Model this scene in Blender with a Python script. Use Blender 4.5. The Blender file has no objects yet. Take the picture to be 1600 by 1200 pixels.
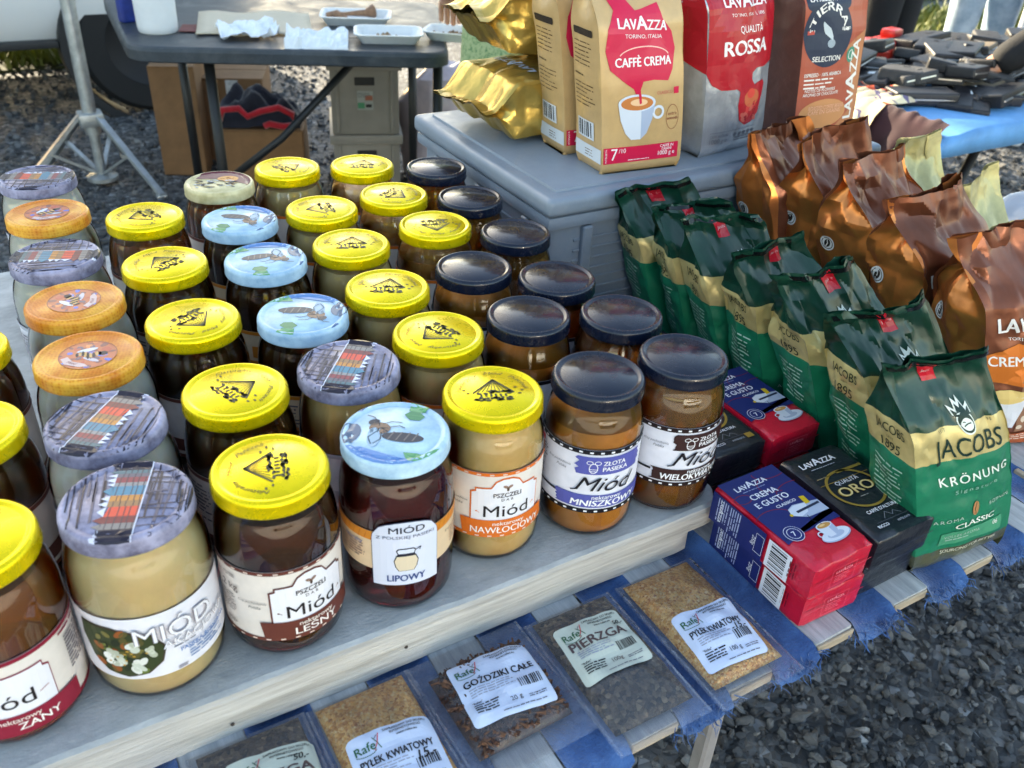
import bpy, bmesh, math, random
import numpy as np
from mathutils import Vector, Matrix, noise
from math import pi, sin, cos, radians as rad

# ---------------------------------------------------------------- camera, sky, sun, exposure
scn = bpy.context.scene
col = scn.collection
CAMZ = 1.335
cd = bpy.data.cameras.new('camera'); cam = bpy.data.objects.new('camera', cd); col.objects.link(cam)
cd.sensor_width = 36; cd.sensor_fit = 'HORIZONTAL'; cd.lens = 1380 / 1600 * 36
cd.clip_start = .02; cd.clip_end = 400
cam.matrix_world = Matrix.Translation((0, 0, CAMZ)) @ Matrix.Rotation(rad(-32), 4, 'Z') @ Matrix.Rotation(rad(90 - 32.717), 4, 'X') @ Matrix.Rotation(rad(3.34), 4, 'Z')
cd.dof.use_dof = True; cd.dof.focus_distance = .95; cd.dof.aperture_fstop = 9.5
scn.camera = cam
SUN_EL, SUN_AZ = rad(19.5), rad(-7)
w = bpy.data.worlds.new('World'); scn.world = w; w.use_nodes = True
nt = w.node_tree; nt.nodes.clear()
sky = nt.nodes.new('ShaderNodeTexSky'); sky.sky_type = 'NISHITA'; sky.sun_disc = False
sky.sun_elevation = SUN_EL; sky.sun_rotation = SUN_AZ; sky.air_density = 1.0; sky.dust_density = 1.2; sky.ozone_density = .8
bg = nt.nodes.new('ShaderNodeBackground'); bg.inputs[1].default_value = .15
wo = nt.nodes.new('ShaderNodeOutputWorld')
nt.links.new(sky.outputs[0], bg.inputs[0]); nt.links.new(bg.outputs[0], wo.inputs[0])
sd = bpy.data.lights.new('sun', 'SUN'); sd.energy = 4.0; sd.angle = rad(.5); sd.color = (1, .9, .76)
sun = bpy.data.objects.new('sun', sd); col.objects.link(sun)
sun.rotation_euler = Vector((sin(SUN_AZ) * cos(SUN_EL), cos(SUN_AZ) * cos(SUN_EL), sin(SUN_EL))).to_track_quat('Z', 'Y').to_euler()
vs = scn.view_settings
vs.view_transform = 'Standard'; vs.look = 'None'; vs.exposure = 2.15; vs.gamma = 1
vs.use_white_balance = True; vs.white_balance_temperature = 7600; vs.white_balance_tint = 6
scn.cycles.use_denoising = True
scn.cycles.max_bounces = 8; scn.cycles.transparent_max_bounces = 12; scn.cycles.transmission_bounces = 8
scn.cycles.caustics_reflective = False; scn.cycles.caustics_refractive = True; scn.cycles.blur_glossy = .6
scn.cycles.sample_clamp_indirect = 6

# ---------------------------------------------------------------- helpers
R = random.Random(7)
def lin(c): c = c / 255; return c / 12.92 if c <= .04045 else ((c + .055) / 1.055) ** 2.4
def C(r, g, b): return (lin(r), lin(g), lin(b))

MATS = {}
def pm(name, c, rough=.5, metal=0, coat=0, trans=0, spec=.5, var=None, bump=None, sss=0, ior=1.45, sheen=0, emis=None, alpha=1, aniso=None):
    """Principled material; var=(scale, amount[, second colour]) mottles the colour, bump=(scale, strength) roughens it."""
    if name in MATS: return MATS[name]
    m = bpy.data.materials.new(name); m.use_nodes = True; t = m.node_tree; b = t.nodes['Principled BSDF']
    I = b.inputs
    I['Base Color'].default_value = (*c, 1); I['Roughness'].default_value = rough; I['Metallic'].default_value = metal
    I['Coat Weight'].default_value = coat; I['Coat Roughness'].default_value = .06
    I['Transmission Weight'].default_value = trans; I['Specular IOR Level'].default_value = spec; I['IOR'].default_value = ior
    if sheen: I['Sheen Weight'].default_value = sheen
    if sss:
        I['Subsurface Weight'].default_value = sss; I['Subsurface Radius'].default_value = (.02, .012, .006); I['Subsurface Scale'].default_value = .5
    if var or bump:
        tc = t.nodes.new('ShaderNodeTexCoord')
        src = tc.outputs['Object']
        if aniso:
            mp = t.nodes.new('ShaderNodeMapping'); mp.inputs['Scale'].default_value = aniso; t.links.new(src, mp.inputs[0]); src = mp.outputs[0]
    if var:
        n = t.nodes.new('ShaderNodeTexNoise'); n.inputs['Scale'].default_value = var[0]; n.inputs['Detail'].default_value = 5; n.inputs['Roughness'].default_value = .65
        t.links.new(src, n.inputs[0])
        r = t.nodes.new('ShaderNodeValToRGB'); a = var[1]
        c2 = var[2] if len(var) > 2 else tuple(min(1, x * (1 + a)) for x in c)
        r.color_ramp.elements[0].position = .32; r.color_ramp.elements[1].position = .68
        r.color_ramp.elements[0].color = (*[x * (1 - a) for x in c], 1); r.color_ramp.elements[1].color = (*c2, 1)
        t.links.new(n.outputs[0], r.inputs[0]); t.links.new(r.outputs[0], I['Base Color'])
    if bump:
        n2 = t.nodes.new('ShaderNodeTexNoise'); n2.inputs['Scale'].default_value = bump[0]; n2.inputs['Detail'].default_value = 4
        t.links.new(src, n2.inputs[0])
        bp = t.nodes.new('ShaderNodeBump'); bp.inputs['Strength'].default_value = bump[1]; bp.inputs['Distance'].default_value = .004 if len(bump) < 3 else bump[2]
        t.links.new(n2.outputs[0], bp.inputs['Height']); t.links.new(bp.outputs[0], I['Normal'])
    MATS[name] = m
    return m

def scuff(m, scale, lo, hi, dust=0):
    """uneven gloss: fingerprints and wear; dust adds a faint pale film in the same patches"""
    t = m.node_tree; b = t.nodes['Principled BSDF']; tc = t.nodes.new('ShaderNodeTexCoord'); n = t.nodes.new('ShaderNodeTexNoise'); n.inputs['Scale'].default_value = scale; n.inputs['Detail'].default_value = 8; n.inputs['Roughness'].default_value = .7; n.inputs['Distortion'].default_value = .6
    mr = t.nodes.new('ShaderNodeMapRange'); mr.inputs['From Min'].default_value = .35; mr.inputs['From Max'].default_value = .7; mr.inputs['To Min'].default_value = lo; mr.inputs['To Max'].default_value = hi
    oi = t.nodes.new('ShaderNodeObjectInfo'); ad = t.nodes.new('ShaderNodeVectorMath'); ad.operation = 'ADD'; t.links.new(tc.outputs['Object'], ad.inputs[0]); t.links.new(oi.outputs['Location'], ad.inputs[1])
    t.links.new(ad.outputs[0], n.inputs[0]); t.links.new(n.outputs[0], mr.inputs[0]); t.links.new(mr.outputs[0], b.inputs['Roughness'])
    if dust:
        src = b.inputs['Base Color'].links[0].from_socket if b.inputs['Base Color'].links else None
        mx = t.nodes.new('ShaderNodeMix'); mx.data_type = 'RGBA'; mx.inputs[7].default_value = (.45, .44, .42, 1)
        if src: t.links.new(src, mx.inputs[6])
        else: mx.inputs[6].default_value = b.inputs['Base Color'].default_value
        m2 = t.nodes.new('ShaderNodeMapRange'); m2.inputs['From Min'].default_value = .45; m2.inputs['From Max'].default_value = .8; m2.inputs['To Min'].default_value = 0; m2.inputs['To Max'].default_value = dust
        t.links.new(n.outputs[0], m2.inputs[0]); t.links.new(m2.outputs[0], mx.inputs[0]); t.links.new(mx.outputs[2], b.inputs['Base Color'])
    return m

def ink(c, rough=.42, metal=0, coat=0):
    return pm('ink_%d_%d_%d_%d' % (int(c[0] * 999), int(c[1] * 999), int(c[2] * 999), int(metal * 9) + int(coat * 90)), c, rough, metal, coat * .4, spec=.3)

class MB:
    def __init__(s): s.v = []; s.f = []; s.m = []
    def add(s, v, f, mi=0):
        o = len(s.v); s.v += [tuple(p) for p in v]; s.f += [tuple(i + o for i in q) for q in f]; s.m += [mi] * len(f); return s
    def box(s, x0, x1, y0, y1, z0, z1, mi=0, M=None):
        v = [(x, y, z) for z in (z0, z1) for y in (y0, y1) for x in (x0, x1)]
        if M: v = [M @ Vector(p) for p in v]
        return s.add(v, [(0, 2, 3, 1), (4, 5, 7, 6), (0, 1, 5, 4), (2, 6, 7, 3), (0, 4, 6, 2), (1, 3, 7, 5)], mi)
    def rbox(s, x0, x1, y0, y1, z0, z1, r=.004, seg=2, mi=0, M=None, jit=0, seed=0):
        bm = bmesh.new(); bmesh.ops.create_cube(bm, size=1)
        for q in bm.verts: q.co = Vector(((x0 + x1) / 2 + q.co.x * (x1 - x0), (y0 + y1) / 2 + q.co.y * (y1 - y0), (z0 + z1) / 2 + q.co.z * (z1 - z0)))
        if jit:
            g = random.Random(seed)
            for q in bm.verts: q.co += Vector((g.uniform(-jit, jit), g.uniform(-jit, jit), g.uniform(-jit, jit)))
        bmesh.ops.bevel(bm, geom=list(bm.edges), offset=r, segments=seg, affect='EDGES', profile=.6)
        bm.verts.index_update()
        v = [M @ q.co if M else q.co.copy() for q in bm.verts]; f = [[q.index for q in k.verts] for k in bm.faces]; bm.free()
        return s.add(v, f, mi)
    def lathe(s, prof, n=48, mi=0, M=None, cap0=False, cap1=False):
        v = []; f = []
        for r, z in prof:
            for k in range(n):
                a = 2 * pi * k / n; p = Vector((r * cos(a), r * sin(a), z)); v.append(M @ p if M else p)
        for j in range(len(prof) - 1):
            for k in range(n): f.append((j * n + k, j * n + (k + 1) % n, (j + 1) * n + (k + 1) % n, (j + 1) * n + k))
        if cap0: f.append(tuple(range(n - 1, -1, -1)))
        if cap1: f.append(tuple((len(prof) - 1) * n + k for k in range(n)))
        return s.add(v, f, mi)
    def tube(s, pts, rad_, n=10, mi=0, caps=True):
        pts = [Vector(p) for p in pts]; m = len(pts); v = []; f = []
        rr = rad_ if isinstance(rad_, (list, tuple)) else [rad_] * m
        up = Vector((.13, .21, .97))
        for i, p in enumerate(pts):
            d = (pts[min(i + 1, m - 1)] - pts[max(i - 1, 0)]).normalized()
            a = d.cross(up)
            if a.length < 1e-4: a = d.cross(Vector((1, 0, 0)))
            a.normalize(); b = d.cross(a)
            for k in range(n): t = 2 * pi * k / n; v.append(p + (a * cos(t) + b * sin(t)) * rr[i])
        for j in range(m - 1):
            for k in range(n): f.append((j * n + k, j * n + (k + 1) % n, (j + 1) * n + (k + 1) % n, (j + 1) * n + k))
        if caps: f.append(tuple(range(n - 1, -1, -1))); f.append(tuple((m - 1) * n + k for k in range(n)))
        return s.add(v, f, mi)
    def bar(s, a, b, w_, h_, mi=0):
        a = Vector(a); b = Vector(b); d = b - a; L = d.length
        M = Matrix.Translation(a) @ d.to_track_quat('X', 'Z').to_matrix().to_4x4()
        return s.box(0, L, -w_ / 2, w_ / 2, -h_ / 2, h_ / 2, mi, M)
    def grid(s, P, mi=0, thick=None):
        """P[j][i] points"""
        nj = len(P); ni = len(P[0]); v = [p for row in P for p in row]
        f = [(j * ni + i, j * ni + i + 1, (j + 1) * ni + i + 1, (j + 1) * ni + i) for j in range(nj - 1) for i in range(ni - 1)]
        return s.add(v, f, mi)
    def mesh(s, name, mats, smooth=False, angle=None):
        me = bpy.data.meshes.new(name); me.from_pydata(s.v, [], s.f)
        for m in (mats if isinstance(mats, (list, tuple)) else [mats]): me.materials.append(m)
        me.polygons.foreach_set('material_index', s.m)
        if smooth or angle: me.polygons.foreach_set('use_smooth', [True] * len(s.f))
        me.update()
        if angle: me.set_sharp_from_angle(angle=rad(angle))
        return me

def put(name, me, parent=None, loc=(0, 0, 0), rot=(0, 0, 0), scale=None):
    o = bpy.data.objects.new(name, me); col.objects.link(o)
    o.parent = parent; o.location = loc; o.rotation_euler = rot
    if scale: o.scale = scale
    return o
def part(name, mb, mats, parent=None, smooth=False, angle=None, loc=(0, 0, 0), rot=(0, 0, 0)):
    return put(name, mb.mesh(name, mats, smooth, angle), parent, loc, rot)
def tag(o, label, cat, group=None, kind=None):
    o['label'] = label; o['category'] = cat
    if group: o['group'] = group
    if kind: o['kind'] = kind
    return o
def thing(name, label, cat, loc=(0, 0, 0), rotz=0, group=None):
    o = put(name, None, None, loc, (0, 0, rotz)); o.empty_display_size = .05
    return tag(o, label, cat, group)
def struct(name, mb, mats, label=None, kind='structure', **k):
    o = part(name, mb, mats, **k); o['kind'] = kind
    if label: o['label'] = label
    return o
def solidify(o, t, off=0):
    m = o.modifiers.new('thickness', 'SOLIDIFY'); m.thickness = t; m.offset = off; return o
def copy_tree(o, parent=None):
    c = o.copy(); col.objects.link(c); c.parent = parent
    for ch in list(o.children): copy_tree(ch, c)
    return c

# crumple: piecewise-linear noise on a triangulated lattice, so creased film shows flat facets and sharp folds
def _h(i, j, s):
    n = (i * 374761393 + j * 668265263 + s * 2147483647) & 0xffffffff
    n = ((n ^ (n >> 13)) * 1274126177) & 0xffffffff
    return ((n ^ (n >> 16)) & 0xffff) / 32768.0 - 1.0
def crum(a, b, s):
    i = math.floor(a); j = math.floor(b); x = a - i; y = b - j
    if (i + j) & 1:
        if x + y < 1: return _h(i, j, s) * (1 - x - y) + _h(i + 1, j, s) * x + _h(i, j + 1, s) * y
        return _h(i + 1, j + 1, s) * (x + y - 1) + _h(i + 1, j, s) * (1 - y) + _h(i, j + 1, s) * (1 - x)
    if x > y: return _h(i, j, s) * (1 - x) + _h(i + 1, j, s) * (x - y) + _h(i + 1, j + 1, s) * y
    return _h(i, j, s) * (1 - y) + _h(i, j + 1, s) * (y - x) + _h(i + 1, j + 1, s) * x

# ---------------------------------------------------------------- flat print: polygons and lettering laid out in metres, then mapped on a surface
_TX = {}
def text_mesh(s, bold=0, shear=0, space=1.0):
    k = (s, shear, space)
    if k in _TX: return _TX[k]
    c = bpy.data.curves.new('t', 'FONT'); c.body = s; c.shear = shear; c.space_character = space; c.resolution_u = 3
    o = bpy.data.objects.new('t', c); col.objects.link(o)
    dg = bpy.context.evaluated_depsgraph_get()
    me = bpy.data.meshes.new_from_object(o.evaluated_get(dg))
    v = [(p.co.x, p.co.y) for p in me.vertices]; f = [tuple(q.vertices) for q in me.polygons]
    bpy.data.objects.remove(o); bpy.data.curves.remove(c); bpy.data.meshes.remove(me)
    x0 = min((p[0] for p in v), default=0); x1 = max((p[0] for p in v), default=1)
    _TX[k] = (v, f, x0, x1)
    return _TX[k]

class Art:
    def __init__(s): s.v = []; s.f = []; s.m = []; s.mats = []
    def _add(s, v, f, mat, lay):
        if mat not in s.mats: s.mats.append(mat)
        mi = s.mats.index(mat); o = len(s.v); s.v += [(p[0], p[1], lay) for p in v]; s.f += [tuple(i + o for i in q) for q in f]; s.m += [mi] * len(f); return s
    def poly(s, pts, mat, lay=1):
        n = len(pts)
        from mathutils.geometry import tessellate_polygon
        tris = tessellate_polygon([[Vector((p[0], p[1], 0)) for p in pts]])
        ff = []
        for a, b, c in tris:
            A, B, D = pts[a], pts[b], pts[c]
            cr = (B[0] - A[0]) * (D[1] - A[1]) - (B[1] - A[1]) * (D[0] - A[0])
            if abs(cr) > 1e-14: ff.append((a, b, c) if cr > 0 else (a, c, b))
        return s._add(pts, ff, mat, lay)
    def rect(s, x, y, w_, h_, mat, lay=1, rot=0):
        p = [(0, 0), (w_, 0), (w_, h_), (0, h_)]; c, q = cos(rot), sin(rot)
        return s.poly([(x + a * c - b * q, y + a * q + b * c) for a, b in p], mat, lay)
    def rrect(s, x, y, w_, h_, r, mat, lay=1):
        p = []
        for cx, cy, a0 in ((x + w_ - r, y + r, -90), (x + w_ - r, y + h_ - r, 0), (x + r, y + h_ - r, 90), (x + r, y + r, 180)):
            for k in range(5): a = rad(a0 + k * 22.5); p.append((cx + r * cos(a), cy + r * sin(a)))
        return s.poly(p, mat, lay)
    def ell(s, cx, cy, rx, ry, mat, lay=1, n=28, rot=0, a0=0, a1=2 * pi):
        c, q = cos(rot), sin(rot); full = abs(a1 - a0 - 2 * pi) < 1e-6
        p = [(rx * cos(a0 + (a1 - a0) * k / n), ry * sin(a0 + (a1 - a0) * k / n)) for k in range(n if full else n + 1)]
        return s.poly([(cx + a * c - b * q, cy + a * q + b * c) for a, b in p], mat, lay)
    def ring(s, cx, cy, rx, ry, wd, mat, lay=1, n=40, rot=0, a0=0, a1=2 * pi):
        c, q = cos(rot), sin(rot); v = []; f = []
        for k in range(n + 1):
            t = a0 + (a1 - a0) * k / n
            for e in (0, wd):
                a = (rx - e) * cos(t); b = (ry - e) * sin(t); v.append((cx + a * c - b * q, cy + a * q + b * c))
        for k in range(n): f.append((2 * k + 1, 2 * k, 2 * k + 2, 2 * k + 3))
        return s._add(v, f, mat, lay)
    def line(s, pts, wd, mat, lay=1):
        for (x0, y0), (x1, y1) in zip(pts, pts[1:]):
            L = math.hypot(x1 - x0, y1 - y0)
            if L > 0: s.rect(x0 + (y1 - y0) / L * wd / 2, y0 - (x1 - x0) / L * wd / 2, L, wd, mat, lay, math.atan2(y1 - y0, x1 - x0))
        return s
    def text(s, t, x, y, h, mat, lay=2, al='c', sx=1, bold=0, shear=0, rot=0, fit=None, arc=None, space=1.0):
        v, f, x0, x1 = text_mesh(t, 0, shear, space); k = h / .7
        if bold > 0:                      # heavier letters: the same outline laid twice more, a hair aside
            bb = min(bold, .03)
            n0 = len(v); v = v + [(p[0] - bb, p[1] - bb * .4) for p in v] + [(p[0] + bb, p[1] + bb * .4) for p in v]
            zl = [0] * n0 + [.12] * n0 + [.24] * n0; f = f + [tuple(i + n0 for i in q_) for q_ in f] + [tuple(i + 2 * n0 for i in q_) for q_ in f]
        if fit: sx = fit / ((x1 - x0) * k)
        off = {'l': x0, 'c': (x0 + x1) / 2, 'r': x1}[al]
        q = [((p[0] - off) * k * sx, p[1] * k) for p in v]
        if arc:
            r0, am = arc; q = [((r0 + b) * cos(am - a / r0), (r0 + b) * sin(am - a / r0)) for a, b in q]
        c, z = cos(rot), sin(rot)
        o0 = len(s.v); s._add([(x + a * c - b * z, y + a * z + b * c) for a, b in q], f, mat, lay)
        if bold > 0:
            for i_ in range(len(zl)): p_ = s.v[o0 + i_]; s.v[o0 + i_] = (p_[0], p_[1], lay + zl[i_])
        return s
    def micro(s, x, y, w_, n, dy, mat, lay=2, th=.45, seed=1, rot=0):
        """illegible small print: rows of word-length dashes"""
        g = random.Random(seed); c, z = cos(rot), sin(rot)
        for k in range(n):
            a = 0; end = w_ * (g.uniform(.55, 1) if k % 3 == 2 else g.uniform(.85, 1))
            while a < end:
                l = min(g.uniform(1.2, 4.2) * dy * .9, end - a)
                X, Y = a, -k * dy
                s.rect(x + X * c - Y * z, y + X * z + Y * c, l, dy * th * g.uniform(.75, 1.1), mat, lay, rot); a += l + dy * .45
        return s
    def bars(s, x, y, w_, h_, mat, lay=2, seed=3, vert=True, k=1):
        g = random.Random(seed); a = 0
        while a < (w_ if vert else h_):
            b = g.choice((.0005, .0008, .0012)) * g.uniform(.8, 1.3) * k
            if vert: s.rect(x + a, y, min(b, w_ - a), h_, mat, lay)
            else: s.rect(x, y + a, w_, min(b, h_ - a), mat, lay)
            a += b + g.choice((.0006, .0009, .0013)) * k
        return s
    def mesh(s, name, mp, cell=None, gap=.00035):
        bm = bmesh.new(); vs_ = [bm.verts.new(p) for p in s.v]
        for q, m in zip(s.f, s.m):
            try: fc = bm.faces.new([vs_[i] for i in q]); fc.material_index = m
            except ValueError: pass
        if cell and s.v:
            cx, cy = cell if isinstance(cell, tuple) else (cell, cell)
            for ax, cc in ((0, cx), (1, cy)):
                if not cc: continue
                lo = min(p[ax] for p in s.v); hi = max(p[ax] for p in s.v)
                k = math.floor(lo / cc) + 1
                while k * cc < hi:
                    co = Vector((0, 0, 0)); co[ax] = k * cc; no = Vector((0, 0, 0)); no[ax] = 1
                    bmesh.ops.bisect_plane(bm, geom=bm.verts[:] + bm.edges[:] + bm.faces[:], plane_co=co, plane_no=no); k += 1
        for v in bm.verts: v.co = mp(v.co.x, v.co.y, v.co.z * gap)
        me = bpy.data.meshes.new(name); bm.to_mesh(me); bm.free()
        for m in s.mats: me.materials.append(m)
        return me
FLAT = lambda x, y, z: Vector((x, y, z))
def cyl_map(r, phi): return lambda x, y, z: Vector(((r + z) * cos(phi + x / r), (r + z) * sin(phi + x / r), y))
# ================================================================ SETTING
# ---------------------------------------------------------------- ground sheet, gravel, grass
def gravel_mat(name, stones):
    m = bpy.data.materials.new(name); m.use_nodes = True; t = m.node_tree; b = t.nodes['Principled BSDF']; b.inputs['Roughness'].default_value = .75
    tc = t.nodes.new('ShaderNodeTexCoord')
    ramp = t.nodes.new('ShaderNodeValToRGB'); e = ramp.color_ramp.elements
    e[0].position = 0; e[0].color = (.020, .023, .028, 1); e[1].position = 1; e[1].color = (.30, .315, .335, 1)
    for p, c in ((.45, (.062, .066, .072, 1)), (.8, (.14, .145, .15, 1)), (.9, (.13, .122, .112, 1))):
        q = e.new(p); q.color = c
    if stones:
        at = t.nodes.new('ShaderNodeAttribute'); at.attribute_name = 'tone'
        n = t.nodes.new('ShaderNodeTexNoise'); n.inputs['Scale'].default_value = 160; n.inputs['Detail'].default_value = 6
        ma = t.nodes.new('ShaderNodeMath'); ma.operation = 'MULTIPLY_ADD'; ma.inputs[1].default_value = .25; ma.inputs[2].default_value = -.12
        ad = t.nodes.new('ShaderNodeMath'); ad.operation = 'ADD'
        t.links.new(tc.outputs['Object'], n.inputs[0]); t.links.new(n.outputs[0], ma.inputs[0]); t.links.new(ma.outputs[0], ad.inputs[0]); t.links.new(at.outputs['Fac'], ad.inputs[1])
        t.links.new(ad.outputs[0], ramp.inputs[0])
        bp = t.nodes.new('ShaderNodeBump'); bp.inputs['Strength'].default_value = .6; bp.inputs['Distance'].default_value = .003
        t.links.new(n.outputs[0], bp.inputs['Height']); t.links.new(bp.outputs[0], b.inputs['Normal'])
    else:
        v = t.nodes.new('ShaderNodeTexVoronoi'); v.inputs['Scale'].default_value = 55
        v2 = t.nodes.new('ShaderNodeTexVoronoi'); v2.inputs['Scale'].default_value = 55; v2.feature = 'DISTANCE_TO_EDGE'
        sp = t.nodes.new('ShaderNodeSeparateColor')
        t.links.new(tc.outputs['Object'], v.inputs[0]); t.links.new(tc.outputs['Object'], v2.inputs[0])
        t.links.new(v.outputs['Color'], sp.inputs[0]); t.links.new(sp.outputs[0], ramp.inputs[0])
        bp = t.nodes.new('ShaderNodeBump'); bp.inputs['Strength'].default_value = 1; bp.inputs['Distance'].default_value = .012
        t.links.new(v2.outputs['Distance'], bp.inputs['Height']); t.links.new(bp.outputs[0], b.inputs['Normal'])
    t.links.new(ramp.outputs[0], b.inputs['Base Color'])
    return m
gm = MB(); gm.box(-60, 60, -60, 60, -.3, 0)
struct('ground', gm, gravel_mat('dark_gravel_bed', False))

def stones(name, regions, seed, label):
    g = np.random.default_rng(seed)
    bm = bmesh.new(); bmesh.ops.create_icosphere(bm, subdivisions=1, radius=1)
    base = np.array([v.co[:] for v in bm.verts]); tri = np.array([[v.index for v in f.verts] for f in bm.faces]); bm.free()
    nv, nf = len(base), len(tri)
    shapes = []
    for k in range(14):     # chipped stones: the ball cut by random planes
        p = base.copy()
        for q in range(9):
            d = g.normal(size=3); d /= np.linalg.norm(d); h = g.uniform(.35, .8)
            x = p @ d; o = x > h; p[o] -= np.outer(x[o] - h, d)
        shapes.append(p * np.array([1.15, g.uniform(.55, .95), g.uniform(.40, .75)]))
    V = []; T = []; F = []
    for (u0, u1, v0, v1, n, s0, s1, z0, z1) in regions:
        for k in range(n):
            s = s0 * (s1 / s0) ** (g.random() ** 1.7)
            a, b, c = g.uniform(0, 6.28), g.normal() * .5, g.normal() * .5
            Rm = np.array([[cos(a), -sin(a), 0], [sin(a), cos(a), 0], [0, 0, 1]]) @ np.array([[1, 0, 0], [0, cos(b), -sin(b)], [0, sin(b), cos(b)]]) @ np.array([[cos(c), 0, sin(c)], [0, 1, 0], [-sin(c), 0, cos(c)]])
            V.append(shapes[g.integers(14)] @ Rm.T * s + np.array([g.uniform(u0, u1), g.uniform(v0, v1), g.uniform(z0, z1) + s * .25]))
            F.append(tri + nv * len(T)); T.append(min(1, max(0, g.beta(1.5, 2.1) + (.25 if g.random() < .03 else 0))))
    V = np.concatenate(V); F = np.concatenate(F)
    me = bpy.data.meshes.new(name); me.vertices.add(len(V)); me.vertices.foreach_set('co', V.ravel())
    me.loops.add(F.size); me.loops.foreach_set('vertex_index', F.ravel())
    me.polygons.add(len(F)); me.polygons.foreach_set('loop_start', np.arange(0, F.size, 3)); me.update()
    at = me.attributes.new('tone', 'FLOAT', 'FACE'); at.data.foreach_set('value', np.repeat(T, nf))
    me.materials.append(MATS.setdefault('gravel', MATS.get('gravel') or gravel_mat('dark_gravel', True)))
    me.polygons.foreach_set('use_smooth', np.zeros(len(F), dtype=bool)); me.validate()
    o = put(name, me); tag(o, label, 'gravel', kind='stuff'); return o
stones('gravel', [(.35, 2.3, -.25, 1.35, 9000, .006, .019, -.002, .008), (.35, 2.3, -.25, 1.35, 9000, .003, .008, .0, .008), (.9, 2.2, -.2, .9, 120, .014, .028, .0, .010),
                  (-1.2, 1.9, 2.6, 5.8, 6500, .008, .026, -.004, .008), (2.3, 7.5, 1.4, 4.8, 6500, .012, .032, -.004, .008)], 3, 'loose dark basalt gravel covering the market ground')

def grass(name, regions, seed, label):
    g = random.Random(seed); mb = MB()
    for (u0, u1, v0, v1, n, h) in regions:
        for k in range(n):
            x, y = g.uniform(u0, u1), g.uniform(v0, v1); a = g.uniform(0, 6.28); hh = h * g.uniform(.4, 1.2); wd = .006 + hh * .05; l = g.uniform(-.6, .6) * hh; l2 = g.uniform(-.6, .6) * hh
            dx, dy = cos(a) * wd, sin(a) * wd
            mb.add([(x - dx, y - dy, 0), (x + dx, y + dy, 0), (x + dx * .7 + l * .35, y + dy * .7 + l2 * .35, hh * .6), (x - dx * .7 + l * .35, y - dy * .7 + l2 * .35, hh * .6), (x + l, y + l2, hh)], [(0, 1, 2, 3), (3, 2, 4)])
    o = part(name, mb, pm('grass_blades', (.10, .16, .02), .6, var=(3, .5, (.22, .23, .05)))); tag(o, label, 'grass', kind='stuff')
gb = MB(); gb.box(-4, 3, 5.75, 12, -.05, .012); gb.box(4.6, 16, 4.3, 5.6, -.05, .012); gb.box(5.5, 18, 6.0, 9.5, -.05, .014)
struct('grass_verge', gb, pm('verge_soil', (.05, .06, .02), .9, var=(9, .5)))
grass('grass', [(-1, 2.0, 5.75, 7.4, 5200, .11), (5.0, 10.5, 4.35, 5.55, 3800, .12), (5.6, 12, 6.0, 7.5, 1800, .13)], 5, 'sunlit green grass on the verge behind the vehicles')

# ---------------------------------------------------------------- white van, upper left
van = thing('parked_van', 'white panel van parked behind the black folding table, upper left', 'van', (0, 4.7, 0))
VW = pm('van_white_paint', (.72, .73, .74), .3, coat=.7, var=(.8, .04))
BLKP = pm('black_plastic', (.018, .019, .021), .55, bump=(60, .1))
def van_section(u, ins):
    P = [(.07, .36), (.01, .47), (.0, .62), (.0, 1.15), (.03, 1.3), (.10, 2.2), (.16, 2.68), (.26, 2.79), (.5, 2.83), (1.5, 2.83), (1.74, 2.79), (1.84, 2.68), (1.9, 2.2), (1.97, 1.3), (2.0, 1.15), (2.0, .62), (1.99, .47), (1.93, .36)]
    return [(u, 1 + (y - 1) * (1 - ins), 1.5 + (z - 1.5) * (1 - ins * .6)) for y, z in P]
mb = MB(); rows = [van_section(u, i) for u, i in ((-3.7, .35), (-3.6, .12), (-3.4, .02), (-3.2, 0), (1.15, 0), (1.26, .012), (1.3, .04))]
mb.grid(rows)
for r_, fl in ((rows[0], 0), (rows[-1], 1)): mb.add(r_, [tuple(range(len(r_)))[::(-1 if fl else 1)]])
mb.add([rows[3][0], rows[4][0], rows[4][-1], rows[3][-1]], [(0, 1, 2, 3)])
part('body', mb, VW, van, angle=40)
mb = MB(); mb.rbox(-3.3, .35, -.02, .03, .60, .74, .012); mb.rbox(-3.4, .38, -.005, .06, .335, .365, .006)
part('side_moulding', mb, BLKP, van, angle=40)
mb = MB()
seam = [(.10, -.003, 2.3), (.10, -.003, .60), (.095, -.004, .55), (.07, -.005, .515), (.02, -.006, .50), (-.06, -.006, .497), (-1.5, -.006, .497), (-1.56, -.004, .54), (-1.58, -.004, .6), (-1.58, -.003, 2.3)]
mb.tube([(x, .001 + (.0 if z < 1.15 else (z - 1.15) * .09), z) for x, y, z in seam], .005, 6); part('door_seam', mb, BLKP, van)
for wx in (.78, -2.6):
    M = Matrix.Translation((wx, .12, .33)) @ Matrix.Rotation(pi / 2, 4, 'X')
    mb = MB(); mb.lathe([(.20, -.11), (.30, -.11), (.325, -.08), (.33, 0), (.325, .08), (.30, .11), (.20, .11)], 40, M=M)
    wh = part('tyre', mb, pm('tyre_rubber', (.012, .012, .013), .8, bump=(30, .3)), van, angle=35)
    mb = MB(); mb.lathe([(.2, .10), (.17, .08), (.06, .05), (.0, .05)], 32, M=M); part('rim', mb, pm('wheel_steel', (.012, .012, .014), .6, .2), wh, smooth=True)
    mb = MB(); mb.lathe([(.36, -.04), (.36, .125), (.395, .128), (.40, .11), (.40, -.04)], 40, M=M); part('wheel_arch', mb, BLKP, van, angle=35)
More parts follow.
